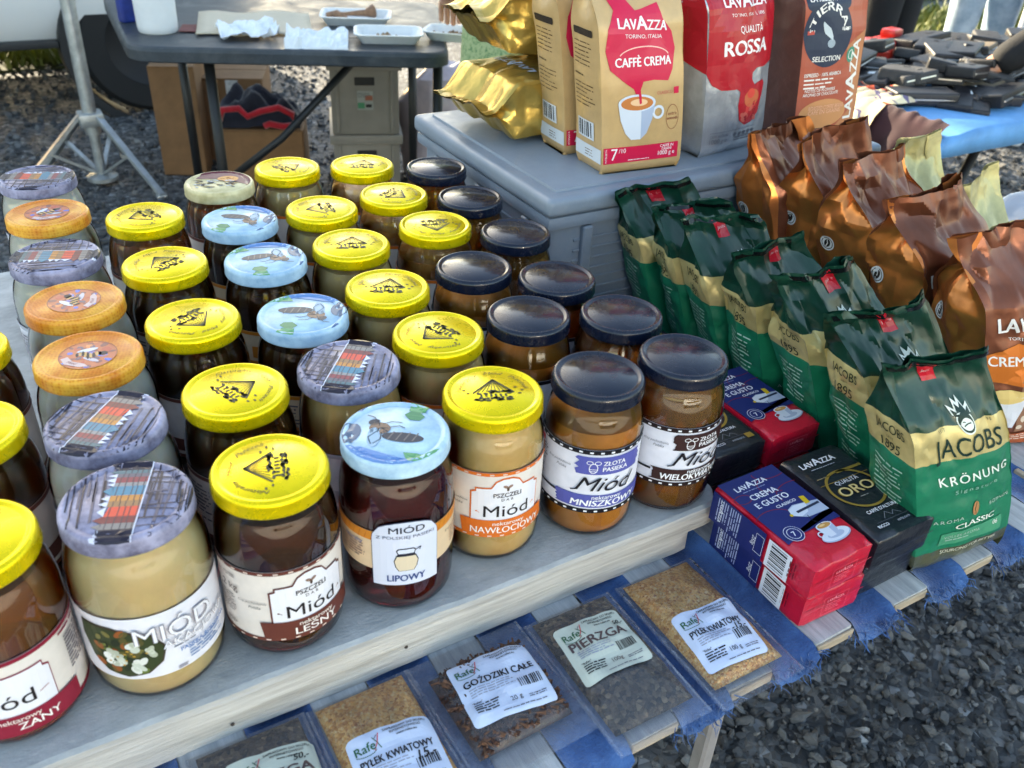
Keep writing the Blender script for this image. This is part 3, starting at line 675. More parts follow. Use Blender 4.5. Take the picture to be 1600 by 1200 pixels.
def zlota(a, name_, kg, cmat, bmat, z0, z1):
    W_ = .236; H = z1 - z0; y = lambda f: z0 + H * f; wt = ink(C(240, 240, 244))
    bands(a, W_, z0, z1, bmat, wt, .0095, .0048); g = random.Random(len(name_)); c2 = ink(C(30, 28, 34))
    def brush(x0, x1, q0, q1, lay):
        L = [(x0 + g.uniform(-.003, .002), y(q0 + (q1 - q0) * k / 8)) for k in range(9)]; Rr = [(x1 + g.uniform(-.002, .003), y(q1 - (q1 - q0) * k / 8)) for k in range(9)]
        a.poly(L[::-1] + Rr[::-1] if False else Rr + L, cmat, lay)
    brush(-.030, .032, .63, .90, 2); brush(-.048, .050, .095, .30, 2)
    a.ring(-.0155, y(.73), .0040, .0055, .0007, wt, 3)
    for k in range(2): a.line([(-.019, y(.715 - k * .03)), (-.012, y(.715 - k * .03))], .0006, wt, 3)
    for q in (-1, 1): a.ring(-.0155 + q * .0036, y(.815), .0030, .0022, .0006, wt, 3, 16)
    a.text('ZŁOTA', -.007, y(.775), .0046, wt, 3, 'l', bold=.022); a.text('PASIEKA', -.007, y(.685), .0046, wt, 3, 'l', bold=.022)
    a.text('Miód', -.002, y(.375), .0155, c2, 4, shear=.42, sx=1.15, bold=-.002)
    for p in ([(-.034, y(.36)), (-.030, y(.375)), (-.024, y(.50)), (-.0215, y(.58))], ): a.line(p, .0012, c2, 4)
    a.text('nektarowy', .0, y(.235), .0046, wt, 3, bold=.012); a.text(name_, .0, y(.125), .0068, wt, 3, fit=min(.078, .0073 * len(name_)), bold=.03, shear=.12)
    a.text('Kraj pochodzenia', -.048, y(.72), .0024, ink(C(110, 108, 118)), 3, shear=.3); a.text('Polska', -.045, y(.655), .0028, ink(C(110, 108, 118)), 3, shear=.3)
    a.rect(-.083, y(.84), .013, .0052, ink(C(214, 60, 66)), 2); a.micro(-.083, y(.80), .020, 5, .0027, ink(C(60, 58, 66)), seed=3); a.micro(-.083, y(.58), .016, 9, .0023, ink(C(130, 128, 138)), seed=2)
    a.rect(-.083, y(.235), .034, .0024, c2, 2); a.text(kg, -.081, y(.135), .0055, c2, 3, 'l', bold=.02, sx=.9)
    a.micro(.050, y(.85), .04, 16, .003, ink(C(120, 118, 128)), seed=8)
def acacia_label(a, z0, z1):
    H = z1 - z0; y = lambda f: z0 + H * f; g = random.Random(6)
    out = ink(C(128, 118, 128)); wt = ink(C(236, 234, 240))
    ph = [(-.062, .86), (-.040, .84), (-.014, .70), (-.006, .48), (-.010, .26), (-.020, .12), (-.034, .08), (-.048, .14), (-.058, .30), (-.064, .62)]
    a.poly([(x, y(q)) for x, q in [(-.0635, .89), (-.0395, .87), (-.0125, .72), (-.0045, .48), (-.0085, .25), (-.0195, .095), (-.034, .05), (-.049, .115), (-.0595, .29), (-.0658, .62)]], ink(C(70, 60, 48)), 1)
    a.poly([(x, y(q)) for x, q in ph], ink(C(58, 66, 38)), 2)
    for k in range(36):
        x, q = g.uniform(-.055, -.013), g.uniform(.15, .8)
        if (x + .034) ** 2 / .022 ** 2 + (q - .45) ** 2 / .36 ** 2 < 1: a.ell(x, y(q), g.uniform(.002, .005), g.uniform(.0015, .004), ink(C(*g.choice(((92, 84, 44), (44, 50, 30), (120, 112, 60), (150, 84, 40), (104, 120, 56))))), 3, n=9, rot=g.uniform(0, 3))
    for k in range(22): a.ell(-.032 + g.uniform(-.013, .018), y(g.uniform(.16, .62)), g.uniform(.0025, .005), g.uniform(.002, .004), ink(C(*g.choice(((222, 222, 214), (200, 204, 190), (236, 236, 230), (182, 186, 166))))), 4, n=10, rot=g.uniform(0, 3))
    for k in range(9): a.ell(-.032 + g.uniform(-.012, .018), y(g.uniform(.18, .55)), .0011, .0008, ink(C(196, 150, 60)), 5, n=6)
    a.text('MIÓD', .004, y(.60), .0150, out, 5, fit=.056, bold=.028); a.text('MIÓD', .004, y(.60), .0150, wt, 6, fit=.056, bold=-.004)
    a.text('AKACJOWY', .022, y(.455), .0074, out, 5, fit=.058, bold=.02); a.text('AKACJOWY', .022, y(.455), .0074, wt, 6, fit=.058, bold=-.012)
    a.micro(.0, y(.40), .02, 1, .002, ink(C(110, 110, 120))); bl = ink(C(64, 112, 176))
    a.text('PASIEKA RODZINNA', .026, y(.315), .0033, bl, 5, bold=.02, fit=.044); a.micro(.010, y(.27), .036, 4, .0030, ink(C(104, 134, 180)), th=.4, seed=4); a.micro(.0, y(.065), .008, 2, .002, out, seed=2)
    a.text('AKACJOWY', .062, y(.80), .0042, ink(C(206, 60, 70)), 5, shear=.2, rot=.18, fit=.018); a.micro(.056, y(.7), .02, 1, .003, out); a.micro(.056, y(.52), .02, 8, .0026, ink(C(140, 150, 176)), seed=7)
def lipowy_tag(a):
    nv = ink(C(36, 38, 52)); tg = ink(C(214, 218, 234)); bd = ink(C(70, 74, 100)); bl = ink(C(58, 78, 132))
    def shape(e, m, l):
        p = [(-.0265 - e, .036 - e), (.0265 + e, .036 - e), (.0265 + e, .085), (.0258 + e, .0895)]
        for k in range(1, 8): t = rad(20 + 140 * k / 8); p.append((.0262 * cos(t) * (1 + e * 20), .089 + .013 * sin(t) + e * (sin(t) > .5)))
        p += [(-.0258 - e, .0895), (-.0265 - e, .085)]; a.poly(p, m, l)
    shape(.0006, bd, 3); shape(0, tg, 4)
    a.text('MIÓD', .001, .0915, .0062, nv, 5, bold=.006, fit=.028); a.text('Z POLSKIEJ PASIEKI', .0, .0858, .0029, ink(C(96, 98, 120)), 5, fit=.046)
    a.poly([(-.0085, .056), (-.006, .0515), (.006, .0515), (.0085, .056), (.0098, .0625), (.0078, .068), (.0066, .0695), (-.0066, .0695), (-.0078, .068), (-.0098, .0625)], nv, 5)
    a.poly([(-.0078, .0563), (-.0056, .0522), (.0056, .0522), (.0078, .0563), (.009, .0625), (.0072, .0675), (-.0072, .0675), (-.009, .0625)], ink(C(222, 204, 176)), 6)
    a.poly([(-.0066, .0695), (.0066, .0695), (.0078, .0735), (.006, .0755), (-.006, .0755), (-.0078, .0735)], nv, 5); a.poly([(-.0058, .0705), (.0058, .0705), (.0069, .0733), (.0055, .0748), (-.0055, .0748), (-.0069, .0733)], tg, 6)
    a.line([(.007, .073), (.0115, .0755)], .0007, nv, 6); a.line([(.0115, .0755), (.0105, .0725)], .0007, nv, 6)
    a.text('LIPOWY', .0, .0405, .0068, bl, 5, fit=.030, bold=.035)

# ---------------------------------------------------------------- every jar
PZ = .7702
def make_jar(u, v, lt, hon, level, rb, label, lrot, front=None, band=None):
    t = thing('honey_jar', label, 'jar', (u, v, PZ), 0, 'honey jars in rows on the board')
    put('glass', GM[rb], t)
    put('honey', honey_mesh(rb, hon, level), t)
    ld = put('lid', LIDS[lt], t, rot=(0, 0, rad(lrot)))
    if lt in LART: put('lid_print', LART[lt], ld)
    if front: front(t, rb, math.atan2(-v, -u))
    elif band:
        r = rb + .0003; phi = math.atan2(-v, -u) + rad(R.uniform(-40, 40)); c, c2, z0, z1 = band
        lb = label_base(r, phi, .22, z0, z1, PAPER(c), par=t)
        a = Art(); a.rect(-.11, z1 - .004, .22, .004, ink(c2)); a.rect(-.11, z0, .22, .004, ink(c2)); a.micro(-.08, z1 - .012, .05, 10, .004, ink(C(110, 104, 110)), seed=int(u * 1000)); a.rect(-.02, z0 + .008, .07, .014, ink(c2))
        put('printing', a.mesh('printing', cyl_map(r + .0002, phi), (.005, None)), lb)
    return t
def F_cart(nm, kg, c, off, z0, z1, kgc):
    def f(t, rb, ca):
        r = rb + .0003; phi = ca + rad(off); lb = label_base(r, phi, .236, z0, z1, PAPER(C(228, 218, 210)), par=t)
        a = Art(); cartouche(a, nm, kg, c, ink(c), z0, z1, ink(kgc)); put('printing', a.mesh('printing', cyl_map(r + .0002, phi), (.005, None)), lb)
    return f
def F_zlota(nm, kg, c, bc, off, z0, z1):
    def f(t, rb, ca):
        r = rb + .0003; phi = ca + rad(off); lb = label_base(r, phi, .236, z0, z1, PAPER(C(226, 226, 236)), par=t)
        a = Art(); zlota(a, nm, kg, ink(c), ink(bc), z0, z1); put('printing', a.mesh('printing', cyl_map(r + .0002, phi), (.005, None)), lb)
    return f
def F_acacia(t, rb, ca):
    r = rb + .0003; phi = ca + rad(9); lb = label_base(r, phi, .20, .028, .089, PAPER(C(228, 226, 234)), par=t)
    a = Art(); acacia_label(a, .028, .089); put('printing', a.mesh('printing', cyl_map(r + .0002, phi), (.005, None)), lb)
def F_lipowy(t, rb, ca):
    r = rb + .0003; phi = ca + rad(7); lb = label_base(r, phi, .25, .050, .090, PAPER(C(226, 196, 160)), par=t)
    a = Art(); og = ink(C(216, 134, 44)); a.rect(-.125, .081, .25, .009, og)
    for k in range(44): a.line([(-.125 + k * .0057, .0815), (-.1225 + k * .0057, .0895)], .0004, ink(C(186, 100, 30)), 2)
    a.text('naturalny', -.045, .0755, .0036, ink(C(84, 104, 160)), 2, shear=.2, bold=.01); a.micro(-.062, .0735, .03, 6, .0028, ink(C(150, 120, 110)), seed=3); a.text('Kraj pochodzenia', .050, .0735, .0026, ink(C(104, 88, 84)), 2, shear=.2); a.micro(.045, .07, .04, 5, .003, ink(C(170, 140, 120)), seed=5)
    lipowy_tag(a); put('printing', a.mesh('printing', cyl_map(r + .0002, phi), (.005, None)), lb)
def F_red(t, rb, ca):
    r = rb + .0003; z0, z1 = .014, .085; phi = ca - rad(4); lb = label_base(r, phi, .21, z0, z1, PAPER(C(228, 218, 210)), par=t)
    a = Art(); cm = ink(C(142, 34, 54)); bands(a, .21, z0, z1, cm, cm); H = z1 - z0
    a.poly([(-.05, .030), (.024, .030), (.024, .066), (.020, .068), (.020, .072), (-.05, .072)], cm, 1); a.poly([(-.05, .030), (.0232, .030), (.0232, .065), (.0192, .067), (.0192, .071), (-.05, .071)], ink(C(232, 230, 236)), 2)
    a.text('Miód', .010, .042, .0130, ink(C(40, 34, 34)), 3, 'r', sx=1.18); a.line([(.013, .047), (.0195, .049)], .0006, cm, 3)
    a.poly([(-.09, .036), (.040, .034), (.040, .018), (-.09, .018)], cm, 4); a.text('nektarowy', .010, .0285, .0044, ink(C(240, 226, 216)), 5, 'r', bold=.012); a.text('ZANY', .022, .0205, .0065, ink(C(246, 238, 232)), 5, 'r', bold=.012, sx=1.1)
    a.micro(.036, .078, .05, 1, .004, cm, seed=1); a.micro(.040, .072, .05, 10, .0033, ink(C(120, 108, 112)), seed=2)
    put('printing', a.mesh('printing', cyl_map(r + .0002, phi), (.005, None)), lb)

BR, OR_, PU, BK, WH_ = C(112, 62, 50), C(226, 116, 44), C(88, 92, 168), C(24, 22, 28), C(226, 226, 234)
cream = (C(228, 218, 210), BR, .026, .094); crm_o = (C(228, 218, 210), OR_, .033, .104); wht = (C(228, 226, 234), C(190, 190, 200), .028, .09); zl_p = (WH_, BK, .034, .104); zl_o = (C(226, 200, 166), C(212, 130, 44), .05, .09)
J = [  # u, v, lid, honey, level, body radius, lid turn, label band / front builder, description
 (.041, 1.219, 'p', 'white', .139, .0495, 70, wht, 'white honey jar with book-spine picture lid, rearmost in the leftmost full column'),
 (.038, 1.091, 'o', 'white', .139, .0495, 20, wht, 'white honey jar with orange honeycomb lid, just before the rearmost picture-lid jar'),
 (.031, .966, 'p', 'white', .139, .0495, 250, wht, 'white honey jar with lavender picture lid between two orange honeycomb lids'),
 (.034, .852, 'o', 'white', .139, .0495, 100, wht, 'white honey jar whose orange honeycomb lid is the middle one of three'),
 (.030, .742, 'o', 'white', .139, .0495, -20, wht, 'white honey jar with the orange honeycomb lid nearest the camera'),
 (.026, .634, 'p', 'white', .139, .0495, -40, wht, 'white honey jar with lavender picture lid, directly behind the flower-labelled acacia jar'),
 (.023, .531, 'p', 'acacia', .139, .0495, 158, F_acacia, 'cream acacia honey jar with picture lid and white-flower label, front row'),
 (.135, 1.040, 'y', 'brown', .132, .0465, 105, cream, 'yellow-lidded brown honey jar, rearmost of the column behind the LEŚNY jar'),
 (.128, .903, 'y', 'dark', .132, .0465, 25, cream, 'yellow-lidded dark honey jar, fourth from the front in the LEŚNY column'),
 (.125, .770, 'y', 'dark', .132, .0465, 205, cream, 'yellow-lidded dark honey jar, third from the front in the LEŚNY column'),
 (.127, .635, 'y', 'dark', .132, .0465, -70, cream, 'yellow-lidded dark honey jar standing directly behind the LEŚNY jar'),
 (.121, .522, 'y', 'dark', .132, .0465, 75, F_cart('LEŚNY', '1,2 kg', C(104, 54, 44), 24, .022, .094, C(96, 80, 76)), 'dark forest honey jar with yellow lid and brown LEŚNY label, front row'),
 (.240, 1.115, 't', 'brown', .132, .0465, -20, cream, 'jar with straw-coloured bee picture lid, alone of its kind, back row'),
 (.230, .987, 'b', 'dark', .132, .0465, 140, zl_o, 'pale blue bee-lid jar of dark honey, rearmost of the four blue lids'),
 (.225, .871, 'b', 'dark', .132, .0465, 170, zl_o, 'pale blue bee-lid jar of dark honey, second blue lid from the back'),
 (.220, .737, 'b', 'dark', .132, .0465, 150, zl_o, 'pale blue bee-lid jar of dark honey behind a picture-lid jar'),
 (.225, .631, 'p', 'tan', .139, .0465, -38, wht, 'beige honey jar with picture lid, directly behind the blue-lidded LIPOWY jar'),
 (.221, .522, 'b', 'cherry', .132, .0465, -42, F_lipowy, 'dark cherry honey jar with blue bee lid and white LIPOWY tag, front row'),
 (.336, 1.137, 'y', 'tan2', .134, .0465, -70, crm_o, 'yellow-lidded pale honey jar, rearmost of the column behind the NAWŁOCIOWY jar'),
 (.328, .982, 'y', 'tan2', .134, .0465, 85, crm_o, 'yellow-lidded pale honey jar, fifth from the front in the NAWŁOCIOWY column'),
 (.322, .871, 'y', 'tan2', .134, .0465, -20, crm_o, 'yellow-lidded pale honey jar, fourth from the front in the NAWŁOCIOWY column'),
 (.316, .756, 'y', 'tan2', .134, .0465, -28, crm_o, 'yellow-lidded pale honey jar, third from the front in the NAWŁOCIOWY column'),
 (.321, .649, 'y', 'tan2', .134, .0465, 110, crm_o, 'yellow-lidded pale honey jar standing directly behind the NAWŁOCIOWY jar'),
 (.318, .538, 'y', 'tan', .139, .0465, -22, F_cart('NAWŁOCIOWY', '1kg', C(222, 112, 42), 20, .033, .104, C(216, 104, 70)), 'tan honey jar with yellow lid and orange NAWŁOCIOWY label, front row'),
 (.432, 1.110, 'y', 'amber', .118, .0465, -25, crm_o, 'yellow-lidded amber honey jar, rearmost of the column behind the MNISZKOWY jar'),
 (.427, .992, 'y', 'amber', .120, .0465, 210, crm_o, 'yellow-lidded amber honey jar, middle of the three yellow lids beside the navy lids'),
 (.432, .883, 'y', 'amber', .122, .0465, 165, crm_o, 'yellow-lidded amber honey jar directly behind a navy-lidded ochre jar'),
 (.419, .762, 'n', 'ochre', .116, .0450, 0, zl_p, 'navy-lidded ochre honey jar, third from the front in the MNISZKOWY column'),
 (.417, .644, 'n', 'ochre', .116, .0450, 0, zl_p, 'navy-lidded ochre honey jar standing directly behind the MNISZKOWY jar'),
 (.416, .522, 'n', 'ochre', .118, .0450, 0, F_zlota('MNISZKOWY', '1kg', C(88, 92, 168), BK, 26, .033, .104), 'ochre honey jar with navy lid and blue MNISZKOWY label, front row'),
 (.522, 1.064, 'n', 'orange', .132, .0450, 0, None, 'navy-lidded clear orange honey jar, rearmost beside the grey crate'),
 (.512, .946, 'n', 'orange', .132, .0450, 0, None, 'navy-lidded clear orange honey jar, second from the back beside the grey crate'),
 (.509, .826, 'n', 'multi', .132, .0450, 0, None, 'navy-lidded amber honey jar, third from the back in the rightmost column'),
 (.488, .703, 'n', 'multi', .132, .0450, 0, zl_p, 'navy-lidded amber honey jar, third from the front in the rightmost column'),
 (.503, .607, 'n', 'red', .136, .0450, 0, zl_p, 'navy-lidded reddish honey jar, second from the front in the rightmost column'),
 (.507, .515, 'n', 'multi', .138, .0450, 0, F_zlota('WIELOKWIATOWY', '1050 g', C(60, 38, 36), C(38, 24, 24), 46, .036, .103), 'amber honey jar with navy lid and brown WIELOKWIATOWY label, right end of front row'),
 (-.075, .535, 'y', 'brown', .132, .0465, 120, F_red, 'yellow-lidded brown honey jar with dark red label, cut by the left picture edge'),
 (-.070, .668, 'y', 'dark', .132, .0465, 30, cream, 'yellow-lidded dark honey jar at the left picture edge, behind the red-labelled jar'),
 (-.070, .800, 'y', 'dark', .132, .0465, 80, cream, 'yellow-lidded dark honey jar barely showing at the left picture edge, rearmost there')]
for u, v, lt, hon, lev, rb, lr, bd, lab in J:
    f = bd if callable(bd) else None
    make_jar(u, v, lt, hon, lev, rb, lab, lr, f, None if f else bd)
# ================================================================ POUCHES ON THE TABLE
def film_mat(name, milk, tint=(.75, .8, .95)):
    m = bpy.data.materials.new(name); m.use_nodes = True; t = m.node_tree; t.nodes.clear(); N = t.nodes.new; L = t.links.new
    o = N('ShaderNodeOutputMaterial'); m1 = N('ShaderNodeMixShader'); m2 = N('ShaderNodeMixShader'); tr = N('ShaderNodeBsdfTransparent'); gl = N('ShaderNodeBsdfGlossy'); df = N('ShaderNodeBsdfDiffuse'); fr = N('ShaderNodeFresnel')
    fr.inputs[0].default_value = 1.36; df.inputs[0].default_value = (*tint, 1); gl.inputs['Roughness'].default_value = .07; m1.inputs[0].default_value = milk
    n = N('ShaderNodeTexNoise'); n.inputs['Scale'].default_value = 55; n.inputs['Detail'].default_value = 3; bp = N('ShaderNodeBump'); bp.inputs['Strength'].default_value = .5; bp.inputs['Distance'].default_value = .004; tc = N('ShaderNodeTexCoord')
    L(tc.outputs['Object'], n.inputs[0]); L(n.outputs[0], bp.inputs['Height'])
    for q in (gl, fr): L(bp.outputs[0], q.inputs['Normal'])
    L(tr.outputs[0], m1.inputs[1]); L(df.outputs[0], m1.inputs[2]); L(fr.outputs[0], m2.inputs[0]); L(m1.outputs[0], m2.inputs[1]); L(gl.outputs[0], m2.inputs[2]); L(m2.outputs[0], o.inputs[0])
    return m
FILM = film_mat('clear_pouch_film', .05); FILM2 = film_mat('milky_pouch_film', .06)
def grain_mat(name, scale, cols, bump=.9):
    m = bpy.data.materials.new(name); m.use_nodes = True; t = m.node_tree; b = t.nodes['Principled BSDF']; b.inputs['Roughness'].default_value = .7
    tc = t.nodes.new('ShaderNodeTexCoord'); v = t.nodes.new('ShaderNodeTexVoronoi'); v.inputs['Scale'].default_value = scale; sp = t.nodes.new('ShaderNodeSeparateColor'); r = t.nodes.new('ShaderNodeValToRGB')
    t.links.new(tc.outputs['Object'], v.inputs[0]); t.links.new(v.outputs['Color'], sp.inputs[0]); t.links.new(sp.outputs[0], r.inputs[0]); t.links.new(r.outputs[0], b.inputs['Base Color'])
    e = r.color_ramp.elements; e[0].color = (*cols[0], 1); e[1].color = (*cols[-1], 1)
    for k, c in enumerate(cols[1:-1]): q = e.new((k + 1) / (len(cols) - 1)); q.color = (*c, 1)
    bp = t.nodes.new('ShaderNodeBump'); bp.inputs['Strength'].default_value = bump; bp.inputs['Distance'].default_value = .003; bp.invert = True
    t.links.new(v.outputs['Distance'], bp.inputs['Height']); t.links.new(bp.outputs[0], b.inputs['Normal'])
    return m
POLLEN = grain_mat('bee_pollen_grains', 480, [C(186, 106, 30), C(236, 166, 76), C(248, 194, 112), C(208, 134, 52), C(252, 212, 146)], .45)
BREAD = grain_mat('bee_bread_grains', 240, [C(40, 32, 26), C(84, 66, 48), C(116, 94, 70), C(34, 28, 24), C(150, 126, 96)], 1)
def rafex_label(a, w_, h_, nm, nc, wt, price, paper, pricexy=(.78, .62), psize=.0058, lsize=.0066):
    """paper label with the shop mark, the name of the goods, weight and hand-written price; origin lower left"""
    a.rrect(0, 0, w_, h_, .004, paper, 1); gn = ink(C(44, 96, 66)); rd = ink(C(206, 74, 88)); gy = ink(C(96, 98, 112)); bk = ink(C(26, 26, 32))
    a.text('Rafe', .0045, h_ - .0155, .0068, gn, 2, 'l', bold=.012); a.ring(.0125, h_ - .0155, .0085, .0035, .0006, gn, 2, 16, a0=pi * 1.05, a1=pi * 1.95)
    a.line([(.019, h_ - .0165), (.0225, h_ - .0115), (.0250, h_ - .0045)], .0008, rd, 2); a.line([(.0195, h_ - .0065), (.0225, h_ - .0115), (.0245, h_ - .0165)], .0007, gn, 2); a.line([(.0205, h_ - .0085), (.0235, h_ - .0055)], .0006, gy, 2)
    for k, s in enumerate(('ZAPRASZAMY DO SKLEPU', 'INTERNETOWEGO', 'www.rafex.eu')): a.text(s, w_ * .68, h_ - .0048 - k * .0033, .0021, bk, 2, bold=.012)
    a.text(nm, w_ * .5, h_ * .545, lsize, nc, 2, fit=w_ * .84, bold=.035)
    a.micro(.008, h_ * .50, w_ * .55, 4, .0021, ink(C(150, 154, 172)), seed=len(nm)); a.bars(w_ * .66, h_ * .30, w_ * .27, h_ * .14, bk, seed=len(nm))
    a.text('"Rafex"', .006, h_ * .30, .0021, bk, 2, 'l', bold=.012); a.micro(.006, h_ * .265, .022, 4, .0024, bk, seed=2, th=.5); a.text(wt, w_ * .56, h_ * .17, .0042, bk if nc is not NB else NB, 2)
    a.micro(w_ * .35, h_ * .065, w_ * .6, 1, .0020, gy, seed=8); a.micro(w_ * .7, h_ * .17, w_ * .24, 2, .0018, gy, seed=9)
    if price: a.text(price, w_ * pricexy[0], h_ * pricexy[1], psize, ink(C(14, 14, 18)), 4, shear=.25, bold=.02, rot=.06)
NB = ink(C(92, 74, 74)); NK = ink(C(30, 30, 38)); PAPB = ink(C(196, 208, 232)); PAPG = ink(C(196, 202, 190))
def pouch(label, u, v, rot, w_, l_, fill, mat, film, lab, hgt=.012, seed=0, cloves=False, group='labelled pouches along the front edge'):
    t = thing('spice_pouch', label, 'pouch', (u, v, T + .0012), rad(rot), group)
    x0, x1, y0, y1 = fill
    def B(x, y):
        q = max(0, 1 - abs((x - (x0 + x1) / 2) / ((x1 - x0) / 2)) ** 4) * max(0, 1 - abs((y - (y0 + y1) / 2) / ((y1 - y0) / 2)) ** 3.2)
        return hgt * q ** .55
    def Z(x, y): return B(x, y) * (1 + .22 * noise.noise(Vector((x * 60, y * 60, seed)))) + .0012 + .0016 * crum(x / .019, y / .023, seed) * (1 if y < y0 or x < x0 or x > x1 else .5)
    n = 44; mm = 56; P = []; P0 = []
    for j in range(mm + 1):
        row = []; r0 = []
        for i in range(n + 1):
            x, y = w_ * i / n, l_ * j / mm; e = min(i, n - i) * min(j, mm - j)
            cx = .004 if min(x, w_ - x) < .008 and y < .008 else 0
            row.append((x, y, max(.0006, Z(x, y)) if e else .0006)); r0.append((x, y, .0002))
        P.append(row); P0.append(r0)
    mb = MB(); mb.grid(P); part('front_film', mb, film, t, smooth=True)
    mb = MB(); mb.grid([[p[0], p[-1]] for p in (P0[0], P0[-1])]); part('back_film', mb, film, t)
    mb = MB(); wl = .0022
    for x in (.001, w_ - .001 - wl): mb = MB(); mb.box(x, x + wl, .001, l_ - .001, .0014, .0019); part('seal', mb, FILM2, t)
    if not cloves:
        Q = []
        for j in range(41):
            y = y0 + (y1 - y0) * j / 40
            Q.append([(x0 + (x1 - x0) * i / 34, y, .0007 + max(0, B(x0 + (x1 - x0) * i / 34, y) * .93 * (1 + .22 * noise.noise(Vector(((x0 + (x1 - x0) * i / 34) * 60, y * 60, seed)))) - .0008 + .0007 * noise.noise(Vector((x0 * 9 + i * .9, y * 700, 4))))) for i in range(35)])
        mb = MB(); mb.grid(Q); part('contents', mb, mat, t, smooth=True)['kind'] = 'stuff'
    else:
        g = random.Random(9); mb = MB()
        Q = [[(x0 + (x1 - x0) * i / 20, y0 + (y1 - y0) * j_ / 20, .0006 + B(x0 + (x1 - x0) * i / 20, y0 + (y1 - y0) * j_ / 20) * .55) for i in range(21)] for j_ in range(21)]; mb.grid(Q)
        for k in range(900):
            x, y = g.uniform(x0 + .006, x1 - .006), g.uniform(y0 + .006, y1 - .006); zz = B(x, y) * g.uniform(.45, .88) + .0012; a = g.uniform(0, 6.28); L = g.uniform(.0045, .0085); d = Vector((cos(a), sin(a), g.uniform(-.12, .12)))
            p = Vector((x, y, zz)); mb.tube([p - d * L, p + d * L * .6, p + d * L], [.0008, .0012, .0021], 5, mi=k % 2)
            if k % 3 == 0: mb.add([p + d * L + Vector((g.uniform(-.003, .003), g.uniform(-.003, .003), g.uniform(-.001, .0015))) for q in range(3)], [(0, 1, 2)], 1)
        part('cloves', mb, [pm('dry_clove', C(70, 44, 34), .8, var=(300, .4)), pm('dry_clove_head', C(104, 72, 54), .8, var=(300, .4))], t)['kind'] = 'stuff'
    lx, ly, lr, lw, lh, fn = lab; a = Art(); fn(a, lw, lh); c, s = cos(rad(lr)), sin(rad(lr))
    def mp(x, y, z):
        X, Y = lx + x * c - y * s, ly + x * s + y * c
        return Vector((X, Y, Z(min(max(X, 0), w_), min(max(Y, 0), l_)) + .0011 + z))
    put('paper_label', a.mesh('paper_label', mp, .004, .0004), t)
    return t
pouch('pollen pouch marked PYŁEK KWIATOWY 15, rightmost, beside the red coffee packs', .412, .300, 0, .094, .155, (.008, .086, .020, .152), POLLEN, FILM,
      (.010, .030, -4, .064, .062, lambda a, w_, h_: rafex_label(a, w_, h_, 'PYŁEK KWIATOWY', NK, '100 g', '-15,-', PAPB, (.80, .43), .0062)), .014, 1)
pouch('grey-brown bee bread pouch marked PIERZGA 50 between clove and pollen pouches', .311, .3055, 0, .094, .150, (.008, .088, .018, .147), BREAD, FILM2,
      (.010, .062, -3, .066, .062, lambda a, w_, h_: rafex_label(a, w_, h_, 'PIERZGA', NB, '100g', '50,-', PAPG, (.88, .72), .0048, .0092)), .013, 2)
pouch('pouch of dark whole cloves marked GOŹDZIKI CAŁE', .202, .333, 2, .112, .128, (.012, .100, .022, .108), None, FILM,
      (.018, .039, -6, .074, .064, lambda a, w_, h_: rafex_label(a, w_, h_, 'GOŹDZIKI CAŁE', NK, '20 g', None, PAPB)), .017, 3, True)
pouch('pollen pouch marked PYŁEK KWIATOWY 15, left of the clove pouch', .112, .310, 1, .090, .150, (.008, .084, .020, .147), POLLEN, FILM,
      (.009, .038, -5, .068, .062, lambda a, w_, h_: rafex_label(a, w_, h_, 'PYŁEK KWIATOWY', NK, '100 g', '15,-', PAPB, (.80, .40), .0075)), .014, 4)
pouch('dark bee bread pouch with 50 price, leftmost, cut by the bottom edge', .016, .312, 0, .094, .150, (.008, .088, .018, .147), BREAD, FILM2,
      (.020, .062, -4, .066, .062, lambda a, w_, h_: rafex_label(a, w_, h_, 'PIERZGA', NB, '100g', '50,-', PAPG, (.82, .74), .0055, .0092)), .010, 5)

# ================================================================ COFFEE BRICKS
REDP = pm('red_vacuum_pack', C(196, 22, 52), .32, coat=.35, var=(30, .10), bump=(130, .25)); NAVYP = pm('navy_vacuum_pack', C(30, 42, 104), .35, coat=.3, var=(40, .15), bump=(130, .3)); BLKV = pm('black_vacuum_pack', C(26, 30, 40), .34, coat=.3, var=(40, .25), bump=(130, .35))
PW = ink(C(224, 226, 236)); GOLDI = ink(C(190, 156, 78), .35, .6); CUP = ink(C(206, 214, 228)); CUP2 = ink(C(164, 178, 204)); COF = ink(C(190, 140, 80)); NVI = ink(C(30, 42, 104)); RDI = ink(C(196, 22, 52)); BKI = ink(C(20, 24, 34))
def lavazza(a, x, y, w_, mat, lay=3, rot=0, al='c'):
    h = w_ * .155; c, s = cos(rot), sin(rot); q = lambda X, Y: (x + X * c - Y * s, y + X * s + Y * c)
    for tx, X, f, hh in (('LAV', -.315, .36, 1), ('A', -.028, .215, 1.35), ('ZZA', .285, .39, 1)):
        p = q(X * w_, 0); a.text(tx, p[0], p[1], h * hh, mat, lay, fit=f * w_, bold=.045, rot=rot, shear=0)
